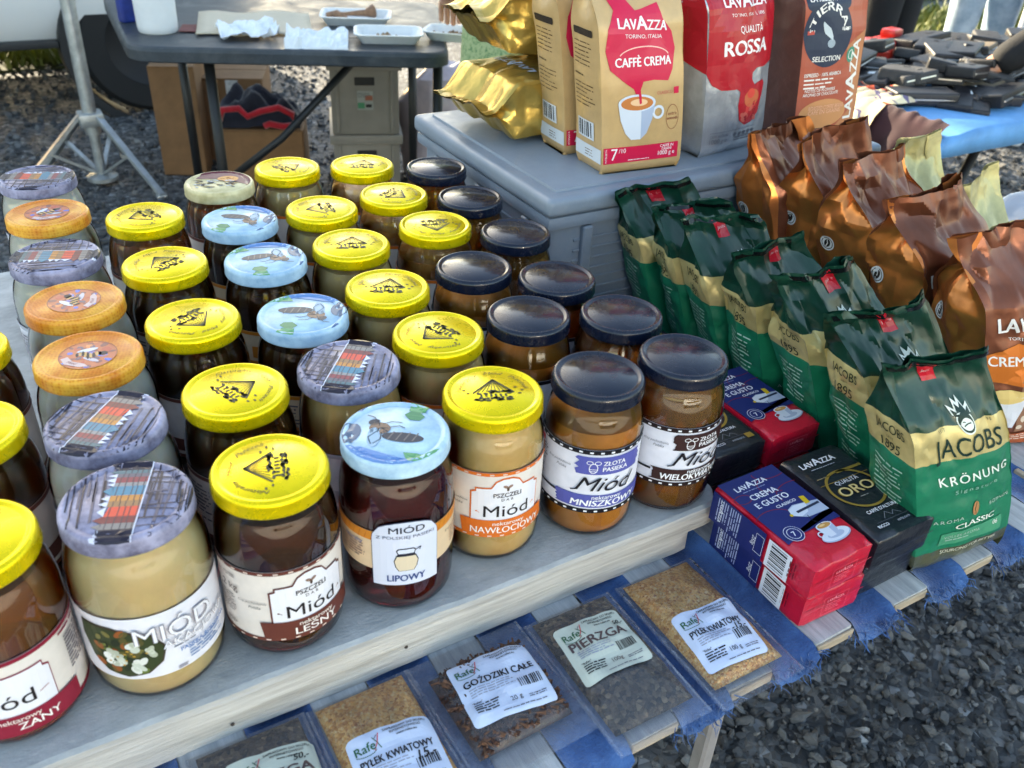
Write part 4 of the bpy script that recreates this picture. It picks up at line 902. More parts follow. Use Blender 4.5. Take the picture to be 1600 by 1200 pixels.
def cup_saucer(a, x, y, s, lay=3):
    a.ell(x + .002 * s, y - .007 * s, .0195 * s, .0080 * s, CUP2, lay, rot=.05); a.ell(x + .002 * s, y - .0062 * s, .0185 * s, .0072 * s, CUP, lay + 1, rot=.05); a.ell(x + .002 * s, y - .0065 * s, .011 * s, .004 * s, CUP2, lay + 2)
    a.ring(x - .012 * s, y - .001 * s, .0045 * s, .0042 * s, .0013 * s, CUP, lay + 2, 18)
    a.poly([(x - .0105 * s, y + .008 * s), (x + .0105 * s, y + .008 * s), (x + .0095 * s, y - .001 * s), (x + .006 * s, y - .0075 * s), (x - .006 * s, y - .0075 * s), (x - .0095 * s, y - .001 * s)], CUP, lay + 3)
    a.poly([(x + .003 * s, y + .008 * s), (x + .0105 * s, y + .008 * s), (x + .0095 * s, y - .001 * s), (x + .006 * s, y - .0075 * s), (x + .002 * s, y - .0075 * s)], CUP2, lay + 4)
    a.ell(x, y + .008 * s, .0105 * s, .0042 * s, CUP, lay + 5, n=22); a.ell(x, y + .0078 * s, .0088 * s, .0032 * s, COF, lay + 6, n=20); a.ell(x - .002 * s, y + .0085 * s, .004 * s, .0014 * s, ink(C(222, 186, 130)), lay + 7, n=12)
def crema_top(a, w_, l_):
    a.rect(0, l_ * .36, w_, l_ * .64, NVI, 1); a.poly([(0, l_ * .30), (w_, l_ * .42), (w_, l_ * .30)], NVI, 1); a.poly([(0, l_ * .36), (0, l_ * .26), (w_ * .4, l_ * .31), (w_, l_ * .43), (w_, l_ * .36)], NVI, 1)
    dk = ink(C(120, 34, 62))
    for cx, cy, rx, ry, a0, a1 in ((.75, .82, .30, .10, 2.2, 4.6), (.9, .66, .35, .12, 1.2, 3.4), (.2, .50, .3, .10, .2, 2.6), (.1, .78, .14, .05, 0, 6.28), (.85, .95, .3, .08, 2.8, 5.2)): a.ring(w_ * cx, l_ * cy, w_ * rx, l_ * ry, .0009, dk, 2, 26, a0=a0, a1=a1)
    lavazza(a, w_ * .42, l_ * .865, w_ * .56, PW, rot=.02); a.micro(w_ * .2, l_ * .835, w_ * .45, 1, .0018, ink(C(150, 160, 200)))
    a.text('CREMA', w_ * .44, l_ * .735, .0072, PW, 3, fit=w_ * .46, bold=.02); a.text('E GUSTO', w_ * .44, l_ * .645, .0072, PW, 3, fit=w_ * .56, bold=.02); a.text('CLASSICO', w_ * .56, l_ * .585, .0034, PW, 3, fit=w_ * .34, bold=.02)
    a.poly([(w_ * .44, l_ * .47), (w_ * .48, l_ * .535), (w_ * .60, l_ * .56), (w_ * .99, l_ * .52), (w_ * .99, l_ * .40), (w_ * .62, l_ * .405)], CUP2, 4); a.poly([(w_ * .44, l_ * .47), (w_ * .48, l_ * .53), (w_ * .60, l_ * .55), (w_ * .8, l_ * .535), (w_ * .7, l_ * .45), (w_ * .55, l_ * .43)], CUP, 5)
    a.rect(w_ * .55, l_ * .47, w_ * .42, .0028, ink(C(44, 52, 76)), 6, .05); a.poly([(w_ * .78, l_ * .52), (w_ * .86, l_ * .52), (w_ * .88, l_ * .60), (w_ * .80, l_ * .61)], ink(C(206, 176, 40)), 6); a.ell(w_ * .44, l_ * .475, .0018, .0018, ink(C(206, 176, 40)), 6, n=10)
    a.line([(w_ * .62, l_ * .42), (w_ * .60, l_ * .36), (w_ * .66, l_ * .30)], .0007, BKI, 13)
    cup_saucer(a, w_ * .66, l_ * .225, .92, 4)
    a.ell(w_ * .21, l_ * .325, .0098, .0098, PW, 4); a.ell(w_ * .21, l_ * .325, .0093, .0093, NVI, 5); a.ring(w_ * .21, l_ * .325, .0068, .0068, .0005, PW, 6); a.text('7', w_ * .21, l_ * .325 - .0028, .0056, PW, 6, bold=.02)
def crema_side(a, l_, h_):
    """left long side; x runs from the back end to the front end"""
    a.rect(.001, .001, l_ * .56, h_ - .002, NVI, 1); lavazza(a, l_ * .10, h_ * .5, .026, PW, 3, rot=-pi / 2); a.micro(l_ * .17, h_ * .9, .028, 5, .0030, ink(C(170, 180, 214)), seed=3, rot=-pi / 2); a.micro(l_ * .30, h_ * .9, .030, 5, .0030, ink(C(170, 180, 214)), seed=5, rot=-pi / 2)
    a.text('250g', l_ * .45, h_ * .5, .0040, PW, 3, rot=-pi / 2, shear=.2); a.ring(l_ * .52, h_ * .5, .007, .015, .0005, PW, 2, 4, a0=pi / 4, a1=2 * pi + pi / 4)
    a.rect(l_ * .60, h_ * .08, .028, h_ * .84, PW, 2); a.bars(l_ * .60 + .004, h_ * .14, .019, h_ * .72, BKI, 3, vert=False, seed=4, k=1.5); a.micro(l_ * .86, h_ * .8, .02, 3, .003, ink(C(120, 14, 36)), seed=3, rot=-pi / 2)
def crema_end(a, w_, h_):
    a.line([(w_ * .30, h_ * .2), (w_ * .30, h_ * .8), (w_ * .72, h_ * .8), (w_ * .72, h_ * .2), (w_ * .30, h_ * .2)], .0005, ink(C(226, 90, 110)), 1); lavazza(a, w_ * .51, h_ * .62, w_ * .3, ink(C(236, 130, 146)), 2); a.micro(w_ * .36, h_ * .52, w_ * .28, 4, .0024, ink(C(226, 90, 110)), 2)
def oro_top(a, w_, l_):
    a.line([(w_ * .08, l_ * .62), (w_ * .94, l_ * .62)], .0006, GOLDI, 1)
    lavazza(a, w_ * .44, l_ * .84, w_ * .62, PW); a.micro(w_ * .22, l_ * .80, w_ * .5, 1, .0018, ink(C(170, 176, 190)))
    a.rect(w_ * .50, l_ * .690, w_ * .46, .0034, GOLDI, 2); a.micro(w_ * .14, l_ * .69, w_ * .30, 1, .0022, ink(C(150, 136, 104)))
    a.ring(w_ * .5, l_ * .50, w_ * .40, l_ * .225, .0028, GOLDI, 2, 48)
    a.text('QUALITÀ', w_ * .5, l_ * .575, .0050, PW, 3, fit=w_ * .40); a.text('ORO', w_ * .5, l_ * .445, .0125, GOLDI, 3, fit=w_ * .60, bold=.05); a.text('ORO', w_ * .5, l_ * .445, .0125, ink(C(216, 196, 140)), 4, fit=w_ * .575, bold=-.02); a.micro(w_ * .42, l_ * .40, w_ * .16, 1, .002, ink(C(150, 150, 150)))
    a.text("CAFFÈ D'ALTURA", w_ * .5, l_ * .225, .0040, PW, 3, fit=w_ * .54, bold=.02)
    a.line([(w_ * .36, l_ * .14), (w_ * .46, l_ * .20), (w_ * .52, l_ * .15), (w_ * .58, l_ * .185), (w_ * .66, l_ * .14)], .0005, ink(C(130, 134, 146)), 3)
    a.text('RICCO', w_ * .24, l_ * .075, .0034, PW, 3, fit=w_ * .18, bold=.02); a.text('INTENSITÀ', w_ * .60, l_ * .075, .0024, ink(C(170, 176, 190)), 3); a.rect(w_ * .76, l_ * .065, .009, .0075, GOLDI, 3); a.line([(w_ * .2, l_ * .125), (w_ * .82, l_ * .125)], .0004, ink(C(90, 94, 106)), 2)
def brick(label, u, v, z, rot, w_, l_, h_, body, top=None, side=None, end=None, seed=0, group='vacuum coffee bricks'):
    t = thing('coffee_brick', label, 'coffee pack', (u, v, z), rad(rot), group)
    bm = bmesh.new(); bmesh.ops.create_cube(bm, size=1)
    for q in bm.verts: q.co = Vector(((q.co.x + .5) * w_, (q.co.y + .5) * l_, (q.co.z + .5) * h_))
    bmesh.ops.subdivide_edges(bm, edges=bm.edges[:], cuts=10, use_grid_fill=True)
    g = random.Random(seed)
    for q in bm.verts:
        c = q.co; on = [c.x < 1e-5 or c.x > w_ - 1e-5, c.y < 1e-5 or c.y > l_ - 1e-5, c.z < 1e-5 or c.z > h_ - 1e-5]
        k = sum(on); d = Vector((0, 0, 0))
        s = .0016 if k == 2 else (.0032 if k == 3 else 0)          # soft worn edges
        for ax, lim in ((0, w_), (1, l_), (2, h_)):
            if on[ax]: d[ax] += (s if c[ax] < lim / 2 else -s)
        if k == 1 and not on[2]: d *= 0; ax = 0 if on[0] else 1; d[ax] = (.0012 * crum(c.x / .02 + c.y / .02, c.z / .012, seed)) + (.0006 if c[ax] < .001 else -.0006)
        if k == 1 and on[2]: d = Vector((0, 0, -.0004 if c.z > h_ / 2 else 0))
        q.co = c + d
    bm.normal_update(); me = bpy.data.meshes.new('pack'); bm.to_mesh(me); bm.free(); me.materials.append(body)
    me.polygons.foreach_set('use_smooth', [True] * len(me.polygons)); me.set_sharp_from_angle(angle=rad(50))
    pk = put('pack', me, t); e = .0022
    if top: a = Art(); top(a, w_ - 2 * e, l_ - 2 * e); put('front_print', a.mesh('front_print', lambda x, y, zz: Vector((x + e, y + e, h_ + .0002 + zz)), None, .0001), pk)
    if side: a = Art(); side(a, l_ - 2 * e, h_ - 2 * e); put('side_print', a.mesh('side_print', lambda x, y, zz: Vector((-.0016 - zz, l_ - e - x, y + e)), None, .0001), pk)
    if end: a = Art(); end(a, w_ - 2 * e, h_ - 2 * e); put('end_print', a.mesh('end_print', lambda x, y, zz: Vector((x + e, -.0016 - zz, y + e)), None, .0001), pk)
    mb = MB(); mb.poly = None                                      # folded flap lines on the front end
    mb.add([(.002, -.0019, h_ * .52), (w_ - .002, -.0019, h_ * .62), (w_ - .002, -.0016, h_ * .58), (.002, -.0016, h_ * .48)], [(0, 1, 2, 3)])
    part('end_fold', mb, body, pk)
    return t
brick('red and navy coffee brick, lower one of the front stack', .533, .336, T + .0005, -1.5, .077, .128, .0405, REDP, None, crema_side, crema_end, 1)
brick('red and navy CREMA E GUSTO coffee brick lying on top of the front stack', .527, .332, T + .0415, 1, .077, .130, .0405, REDP, crema_top, crema_side, crema_end, 2)
brick('black coffee brick under the upper ORO brick, crumpled foil end', .611, .338, T + .0005, .5, .079, .128, .0405, BLKV, None, None, None, 3)
brick('black ORO coffee brick with gold ring, on top beside the red brick', .6075, .332, T + .0415, -1, .079, .130, .0405, BLKV, oro_top, None, None, 4)
brick('red and navy CREMA E GUSTO coffee brick further back, against the green bags', .632, .492, T + .0415, 1, .074, .128, .0405, REDP, crema_top, crema_side, crema_end, 5)
brick('red coffee brick under the rear CREMA E GUSTO brick', .634, .494, T + .0005, 0, .072, .126, .0405, REDP, None, crema_side, crema_end, 6)
brick('black coffee brick behind the rightmost honey jar', .556, .496, T + .0415, 0, .073, .128, .0405, BLKV, oro_top, None, None, 7)
brick('black coffee brick at the bottom behind the rightmost honey jar', .557, .497, T + .0005, 0, .072, .126, .0405, BLKV, None, None, None, 8)
brick('black ORO coffee brick beyond the navy lids, beside the rear green bags', .604, .665, T + .0415, 2, .075, .128, .0405, BLKV, oro_top, None, None, 9)
brick('black coffee brick supporting the brick beyond the navy lids', .606, .666, T + .0005, 0, .073, .126, .0405, BLKV, None, None, None, 10)

# ================================================================ COFFEE BAGS
def sstep(a, b, x): x = min(1, max(0, (x - a) / (b - a))); return x * x * (3 - 2 * x)
class Bag:
    """block-bottom bag: box below, gussets folding in towards a flat sealed top; s runs round from the back-left corner (left side, front, right, back)"""
    def __init__(b, w_, d, h, lean=(0, 0), seed=0, cr=.004, tk=.5, bulge=.006, top=(0, 0, 0), facet=.03, fold=0, tw=1, sharp=20):
        b.tw, b.sharp, b.rag = tw, sharp, 1
        b.w, b.d, b.h, b.lean, b.seed, b.cr, b.tk, b.bulge, b.top, b.facet, b.fold = w_, d, h, lean, seed, cr, tk, bulge, top, facet, fold; b.per = 2 * (w_ + d)
    def S(b, s, t):
        w_, d, h = b.w, b.d, b.h; k = sstep(b.tk, .97, t) ** .85; D = d * (1 - k) + .003 * k; y0 = (d - D) / 2
        g = math.sqrt(max(0, 1 - (D / d) ** 2)) * d * .46 * sstep(b.tk, 1, t) ** .5
        bl = b.bulge * sin(pi * min(1, t * 1.25)) * (1 - k * .6); ins = .005 * (1 - min(1, t / .05)) ** 2
        c = b.cr * (.4 + .6 * sstep(.2, .95, t)); sd = b.seed
        f = c * (crum(s / b.facet, t * h / (b.facet * 1.15), sd) + .5 * crum(s / (b.facet * .42), t * h / (b.facet * .5), sd + 9))
        if s < d: q = 1 - s / d; x = g * (1 - abs(2 * q - 1)) - bl * .6 * sin(pi * q) * (1 - k) + ins - f; y = y0 + D * q
        elif s < d + w_: q = (s - d) / w_; x = w_ * q; y = y0 - bl * sin(pi * q) + ins - f * min(1, 8 * min(q, 1 - q) + .35)
        elif s < 2 * d + w_: q = (s - d - w_) / d; x = w_ - g * (1 - abs(2 * q - 1)) + bl * .6 * sin(pi * q) * (1 - k) - ins + f; y = y0 + D * q
        else: q = 1 - (s - 2 * d - w_) / w_; x = w_ * q; y = y0 + D + bl * sin(pi * q) - ins + f * min(1, 8 * min(q, 1 - q) + .35)
        if b.tw != 1: x = w_ / 2 + (x - w_ / 2) * (1 - (1 - b.tw) * sstep(.35, 1, t))
        t4 = sstep(.62, 1, t); xx = x / w_ - .5
        z = t * h + t4 * (b.top[0] * xx * 2 + b.top[1] * (4 * xx * xx - .5) + .006 * b.rag * crum(xx * 3.3, .5, sd + 5))
        y += t4 * (b.top[2] * sin(xx * 5 + sd) + .008 * b.rag * crum(xx * 4, 2.5, sd + 3))
        if b.fold: fo = sstep(.9, 1, t); y += -b.fold * fo; z -= b.fold * .75 * fo * fo
        e = t ** 1.35
        return Vector((x + b.lean[0] * e, y + b.lean[1] * e, z))
    def P(b, s, t, off):
        e = .0015; p = b.S(s, t)
        if off == 0: return p
        a = b.S(min(s + e, b.per - 1e-6), t) - b.S(max(s - e, 0), t); c = b.S(s, min(1, t + e / b.h)) - b.S(s, max(0, t - e / b.h))
        n = a.cross(c)
        return p + (n.normalized() if n.length > 1e-12 else Vector((0, -1, 0))) * off
    def mesh(b, name, mats, bands, side=None, nf=54, ns=30, nt=74):
        """bands: [(t_end, slot)] from the bottom; side: same for the left and right gusset"""
        ts = sorted({round(k / nt, 4) for k in range(nt + 1)} | {x for x, _ in bands} | {x for x, _ in (side or [])} | {.015, .035})
        d, w_ = b.d, b.w; ss = [d * i / ns for i in range(ns)] + [d + w_ * i / nf for i in range(nf)] + [d + w_ + d * i / ns for i in range(ns)] + [2 * d + w_ + w_ * i / nf for i in range(nf)]
        n = len(ss); mb = MB(); mb.v = [tuple(b.S(s, t)) for t in ts for s in ss]
        slot = lambda B, t: next(m for e, m in B if t < e + 1e-9)
        for j in range(len(ts) - 1):
            tm = (ts[j] + ts[j + 1]) / 2
            for i in range(n):
                mb.f.append((j * n + i, j * n + (i + 1) % n, (j + 1) * n + (i + 1) % n, (j + 1) * n + i)); sm = ss[i] + 1e-5
                mb.m.append(slot(side if side and (sm < d or d + w_ < sm < 2 * d + w_) else bands, tm))
        mb.f.append(tuple(range(n - 1, -1, -1))); mb.m.append(slot(bands, .001))
        return mb.mesh(name, mats, angle=b.sharp)
    def front(b, art, name='front_print', cell=.007):
        if name == 'front_print' and getattr(b, 'ks', 1) != 1: art.v = [(p[0], p[1] * b.ks, p[2]) for p in art.v]
        return art.mesh(name, lambda x, y, z: b.P(b.d + min(max(x, 0), b.w - 1e-5), min(max(y / b.h, 0), 1), .0006 + z), cell, .00012)
    def left(b, art, name='side_print', cell=.007):
        if getattr(b, 'ks', 1) != 1: art.v = [(p[0], p[1] * b.ks, p[2]) for p in art.v]
        return art.mesh(name, lambda x, y, z: b.P(min(max(x, 0), b.d - 1e-5), min(max(y / b.h, 0), 1), .0006 + z), cell, .00012)
def bag_thing(label, b, mats, bands, side, loc, rotz, front=None, left=None, group=None, name='coffee_bag', rot=None):
    t = thing(name, label, 'coffee bag', loc, rad(rotz), group)
    if rot: t.rotation_euler = rot
    bd = put('bag', b.mesh('bag', mats, bands, side), t)
    if front: a = Art(); front(a, b); put('front_print', b.front(a), bd)
    if left: a = Art(); left(a, b); put('side_print', b.left(a), bd)
    return t, bd

# ---------------------------------------------------------------- green bags
FOIL = dict(coat=.5, bump=(150, .22))
DGREEN = pm('dark_green_film', C(8, 56, 42), .34, .0, coat=.12, var=(60, .15), bump=(45, .10)); EGREEN = pm('emerald_green_film', C(10, 116, 84), .36, .0, coat=.1, var=(40, .1), bump=(45, .1)); GBAND = pm('pale_gold_film', C(206, 186, 126), .32, .3, coat=.2, var=(50, .1), bump=(45, .1)); OLB = pm('olive_brown_film', C(86, 88, 66), .3, .2, coat=.4, var=(40, .15), bump=(120, .2))
REDT = ink(C(196, 26, 44), .3, 0, .5)
def jacobs_front(a, b):
    w_ = b.w; g1 = ink(C(20, 50, 44)); wt = ink(C(226, 232, 222)); cr = ink(C(176, 196, 184))
    a.text('JACOBS', w_ * .54, .1165, .0175, g1, 2, fit=w_ * .68, bold=.0); a.text('SEIT', w_ * .30, .139, .0026, g1, 2, space=1.6); a.text('95', w_ * .80, .139, .0026, g1, 2, space=1.6)
    a.ell(w_ * .55, .1435, .0098, .0088, wt, 2); a.ell(w_ * .55, .1435, .0085, .0075, g1, 3); a.ell(w_ * .55, .1425, .0068, .0046, wt, 4, n=20); a.line([(w_ * .55 - .0045, .1415), (w_ * .55, .1428), (w_ * .55 + .0045, .1432)], .0009, g1, 5)
    a.poly([(w_ * .55 - .0110, .149), (w_ * .55 - .0125, .1555), (w_ * .55 - .006, .153), (w_ * .55 - .004, .160), (w_ * .55, .1565), (w_ * .55 + .004, .160), (w_ * .55 + .006, .153), (w_ * .55 + .0125, .1555), (w_ * .55 + .0110, .149)], wt, 2); a.poly([(w_ * .55 - .0095, .1485), (w_ * .55 - .0105, .153), (w_ * .55 - .0055, .151), (w_ * .55 - .0035, .1565), (w_ * .55, .1535), (w_ * .55 + .0035, .1565), (w_ * .55 + .0055, .151), (w_ * .55 + .0105, .153), (w_ * .55 + .0095, .1485)], g1, 3)
    a.text('KRÖNUNG', w_ * .56, .0905, .0082, wt, 2, fit=w_ * .70, bold=.012, space=1.25); a.text('Signature', w_ * .56, .0805, .0042, ink(C(150, 190, 172)), 2, fit=w_ * .44, space=1.4)
    a.ell(w_ * .55, .060, .0048, .0078, ink(C(176, 128, 84)), 2, n=18); a.line([(w_ * .55 + .0008, .067), (w_ * .55 - .0012, .060), (w_ * .55 + .0008, .053)], .0010, ink(C(96, 62, 36)), 3)
    a.text('AROMA', w_ * .28, .0525, .0036, cr, 2, fit=w_ * .28, space=1.3); a.text('BOHNEN', w_ * .82, .0585, .0036, cr, 2, fit=w_ * .24, space=1.3); a.text('CLASSIC', w_ * .56, .0430, .0056, wt, 2, fit=w_ * .42, bold=.02)
    a.rect(w_ * .22, .0245, w_ * .66, .0150, ink(C(66, 146, 112)), 1); a.text('VOLLES AROMA', w_ * .44, .0325, .0030, cr, 2, space=1.2, fit=w_ * .36); a.micro(w_ * .28, .0295, w_ * .3, 1, .0024, cr); a.text('06', w_ * .80, .0325, .0050, wt, 2, bold=.01)
    a.text('SOURCING FOR BETTER', w_ * .55, .0150, .0034, ink(C(200, 200, 180)), 2, fit=w_ * .6, bold=.01)
def jacobs_left(a, b):
    d = b.d; g1 = ink(C(40, 50, 34)); wt = ink(C(170, 206, 190))
    a.text('JACOBS', d * .52, .131, .0074, g1, 2, fit=d * .58); a.text('SEIT', d * .52, .1255, .0022, g1, 2, space=1.5); a.text('1895', d * .52, .1150, .0082, g1, 2, fit=d * .38)
    a.micro(d * .18, .1015, d * .62, 9, .0046, wt, th=.3, seed=2); a.micro(d * .18, .055, d * .5, 3, .0046, wt, th=.3, seed=4)
JB = [(.10, 3), (.585, 1), (.735, 2), (1.01, 0)]; JM = [DGREEN, EGREEN, GBAND, OLB]
vf = [.329, .410, .494, .576, .648, .722, .792]
GL = ['green coffee bag nearest the camera, whole JACOBS KRÖNUNG front in view', 'green coffee bag directly behind the nearest one, red sealing tab on top', 'third green coffee bag from the front of the row', 'middle one of the seven green coffee bags in the row', 'third green coffee bag from the grey crate end of the row', 'second green coffee bag from the grey crate, red tab on its fold', 'rearmost green coffee bag, standing against the grey crate']
for i in range(7):
    g = random.Random(40 + i); du = (-.032, .008, .014, .006, .006, .012, .012)[i]
    b = Bag(.127, .060, (.244, .250, .250, .248, .238, .232, .226)[i] + g.uniform(-.003, .003), (-.112 + .005 * i + g.uniform(-.012, .012), .016 + g.uniform(-.008, .008)), 10 + i * 7, .0058 + .0012 * (i % 3), .68 + .03 * (i % 2), .008, (g.uniform(-.002, .007), g.uniform(-.004, .006), .006), .027, fold=.007, tw=.84)
    b.ks = 1.29 * b.h / .25
    t, bd = bag_thing(GL[i], b, JM, JB, None, (.722 + du, vf[i] + .006, T + .0006), -8 + g.uniform(-5, 5), jacobs_front, jacobs_left, 'green coffee bags in a row')
    a = Art(); c0 = b.w * (.50 + g.uniform(-.08, .1))
    a.rect(c0 - .010, b.h * .885, .020, b.h * .112, REDT, 1); a.text('Jacobs', c0, b.h * .925, .0040, ink(C(230, 170, 170)), 2, shear=.2, bold=.02); put('red_tab', b.front(a, 'red_tab', .005), bd)
    mb = MB(); P = [[b.P(b.d + b.w * (.01 + .98 * k / 20), t_, .0012) for k in range(21)] for t_ in (.972, .998)]; mb.grid(P); part('sealed_edge', mb, pm('dark_seal_edge', C(30, 34, 36), .15, .6), bd, smooth=True)

# ---------------------------------------------------------------- bronze bags
BRONZE = pm('bronze_foil', C(214, 130, 72), .30, .75, var=(30, .12), bump=(40, .12)); BROWNF = pm('brown_printed_foil', C(124, 70, 48), .34, .45, coat=.1, var=(30, .15), bump=(40, .12)); TERRA = pm('terracotta_printed_foil', C(168, 84, 44), .34, .3, coat=.3, var=(25, .2), bump=(100, .2))
def emblem(a, x, y, r):
    a.ell(x, y, r, r, ink(C(206, 206, 204)), 2); a.ring(x, y, r * .82, r * .82, r * .12, ink(C(90, 84, 80)), 3, 24); a.ell(x, y, r * .42, r * .62, ink(C(40, 34, 30)), 3, n=16, rot=-.4); a.line([(x - r * .2, y - r * .5), (x + r * .05, y), (x + .0, y + r * .5)], r * .13, ink(C(200, 198, 196)), 4)
def brown_left(a, b): emblem(a, b.d * .22, b.h * .60, .0100)
def brown_front(a, b):
    w_, h = b.w, b.h; wt = ink(C(232, 226, 222)); og = ink(C(206, 112, 44), .35, .2)
    a.poly([(0, h * .50), (w_ * .30, h * .56), (w_ * .62, h * .50), (w_, h * .56), (w_, h * .40), (w_ * .5, h * .34), (0, h * .38)], og, 1)
    lavazza(a, w_ * .50, h * .615, w_ * .78, wt, 3); a.text('TORINO, ITALIA, 1895', w_ * .46, h * .575, .0036, wt, 3, fit=w_ * .5); a.text('CREMA E AROMA', w_ * .50, h * .455, .0120, wt, 3, fit=w_ * .94, bold=.02)
    g = random.Random(3); cu = (ink(C(214, 196, 176)), ink(C(198, 170, 146)), ink(C(226, 214, 198)), ink(C(150, 112, 88)))
    a.rect(w_ * .30, h * .10, w_ * .70, h * .28, ink(C(146, 104, 80)), 1)
    for k in range(60): a.ell(w_ * g.uniform(.32, .98), h * g.uniform(.11, .38), .0048, .0034, g.choice(cu), 2 + k % 2, n=10, rot=g.uniform(0, 3))
    a.poly([(w_ * .04, h * .30), (w_ * .36, h * .30), (w_ * .34, h * .22), (w_ * .26, h * .13), (w_ * .12, h * .13)], ink(C(214, 214, 220)), 4); a.ell(w_ * .20, h * .30, w_ * .17, h * .036, ink(C(222, 190, 120)), 5)
    a.poly([(0, h * .02), (w_, h * .02), (w_, h * .11), (w_ * .5, h * .085), (0, h * .095)], ink(C(176, 88, 50)), 6); a.micro(w_ * .06, h * .075, w_ * .8, 3, .0032, ink(C(222, 200, 184)), 7)
BM = [BROWNF, BRONZE, TERRA]
NL = ['bronze coffee bag nearest the camera, white CREMA E AROMA lettering, right edge', 'second bronze coffee bag from the front, wavy folded top', 'middle bronze coffee bag of the five', 'fourth bronze coffee bag from the front, flared top in front of pale bags', 'rearmost bronze coffee bag, beside the grey crate']
vb = [.438, .540, .632, .714, .784]
for i in range(5):
    g = random.Random(90 + i)
    b = Bag(.145, (.086, .084, .082, .076, .068)[i], .238 + (.022, .032, .044, .050, .040)[i], (-.078 + g.uniform(-.01, .01), .026), 31 + i * 5, .0115, .72, .014, ((.012, .012, .006, .018, .004)[i], g.uniform(0, .012), .010), .038)
    b.tw = .9; b.rag = .3; b.top = (b.top[0] * .5, b.top[1] * .3, .005)
    bag_thing(NL[i], b, BM, [(1.01, 0)], [(1.01, 1)], (.962 + (-.026, -.008, .002, .0, -.018)[i], vb[i], T + .0006), (-12, 2, 8, 9, 9)[i] + g.uniform(-2, 2), brown_front if i < 2 else None, brown_left, 'bronze coffee bags in a row')

# ---------------------------------------------------------------- pale gold bags at the right, and a clear plastic bag
PGOLD = pm('pale_olive_gold_foil', C(176, 164, 112), .34, .35, coat=.3, var=(35, .15), bump=(90, .25))
for i, (u, v, h, lab) in enumerate(((1.135, .54, .190, 'pale gold coffee bag at the right edge, nearest of the pale ones'), (1.145, .640, .215, 'pale gold coffee bag with crimped top, middle of the pale ones'), (1.150, .745, .235, 'pale gold coffee bag with tall flat top, rearmost of the pale ones'))):
    b = Bag(.14, .08, h, (-.03, .03), 71 + i * 3, .006, .45, .006, (.008, .004, .008), .036)
    bag_thing(lab, b, [PGOLD], [(1.01, 0)], None, (u, v, T + .0006), 3 * i - 3, None, None, 'pale gold coffee bags')
mb = MB(); P = []
for j in range(25):
    a = 2 * pi * j / 24; P.append([])
for k in range(15):
    t_ = k / 14; rr = .085 * (1 - .25 * t_) * (1 if t_ < .75 else (1 - (t_ - .75) * 3.2) + .15)
mb.lathe([(.02, .0), (.078, .002), (.088, .02), (.09, .06), (.086, .10), (.07, .135), (.045, .155), (.02, .165), (.03, .18)], 40)
mb.v = [(x + .012 * crum(x / .03, z / .03 + y * 20, 3), y * .8 + .012 * crum(y / .03, z / .03, 4), max(0, z + .006 * crum(x / .025, y / .025, 8))) for x, y, z in mb.v]
tag(part('plastic_bag', mb, film_mat('bluish_carrier_film', .45, (.7, .8, .95)), None, angle=25, loc=(1.375, .70, T + .001)), 'crumpled clear bluish plastic bag behind the pale gold coffee bags', 'plastic bag')

# ================================================================ GREY CRATE AND THE BAGS ON IT
CRG = pm('blue_grey_crate_plastic', C(126, 138, 152), .42, var=(8, .10), bump=(260, .08))
scuff(CRG, 30, .3, .6, .14)
cr_ = thing('storage_crate', 'grey plastic lidded crate carrying the upright coffee bags', 'crate', (.578, .862, T + .0006))
CW, CDp, CH = .61, .40, .222
mb = MB(); mb.rbox(.014, CW - .014, .014, CDp - .014, 0, CH - .02, .012, 3)
for z in (.060, .075, .09, .105, .12, .135, .15):
    mb.rbox(.0115, .0141, .05, CDp - .05, z, z + .004, .0008, 1); mb.rbox(.05, CW - .05, .0115, .0141, z, z + .004, .0008, 1)
part('crate_body', mb, CRG, cr_, angle=40)
mb = MB(); mb.rbox(.004, CW - .004, .004, CDp - .004, CH - .048, CH - .030, .006, 2); part('rim', mb, CRG, cr_, angle=40)
mb = MB(); mb.rbox(0, CW, 0, CDp, CH - .0295, CH - .004, .010, 4); mb.rbox(.022, CW - .022, .022, CDp - .022, CH - .008, CH, .004, 2); part('lid', mb, CRG, cr_, angle=40)
for k in range(5): mb = MB(); mb.rbox(.06 + k * .115, .075 + k * .115, .0045, .0145, .03, CH - .05, .002, 1); part('rib', mb, CRG, cr_)
for k in range(3): mb = MB(); mb.rbox(.0045, .0145, .06 + k * .13, .075 + k * .13, .03, CH - .05, .002, 1); part('rib', mb, CRG, cr_)
ZC = T + .0006 + CH + .0006
BEIGE = pm('beige_coffee_film', C(198, 164, 116), .36, .12, coat=.3, var=(20, .1), bump=(80, .12)); WPAN = ink(C(206, 212, 220), .35, 0, .3)
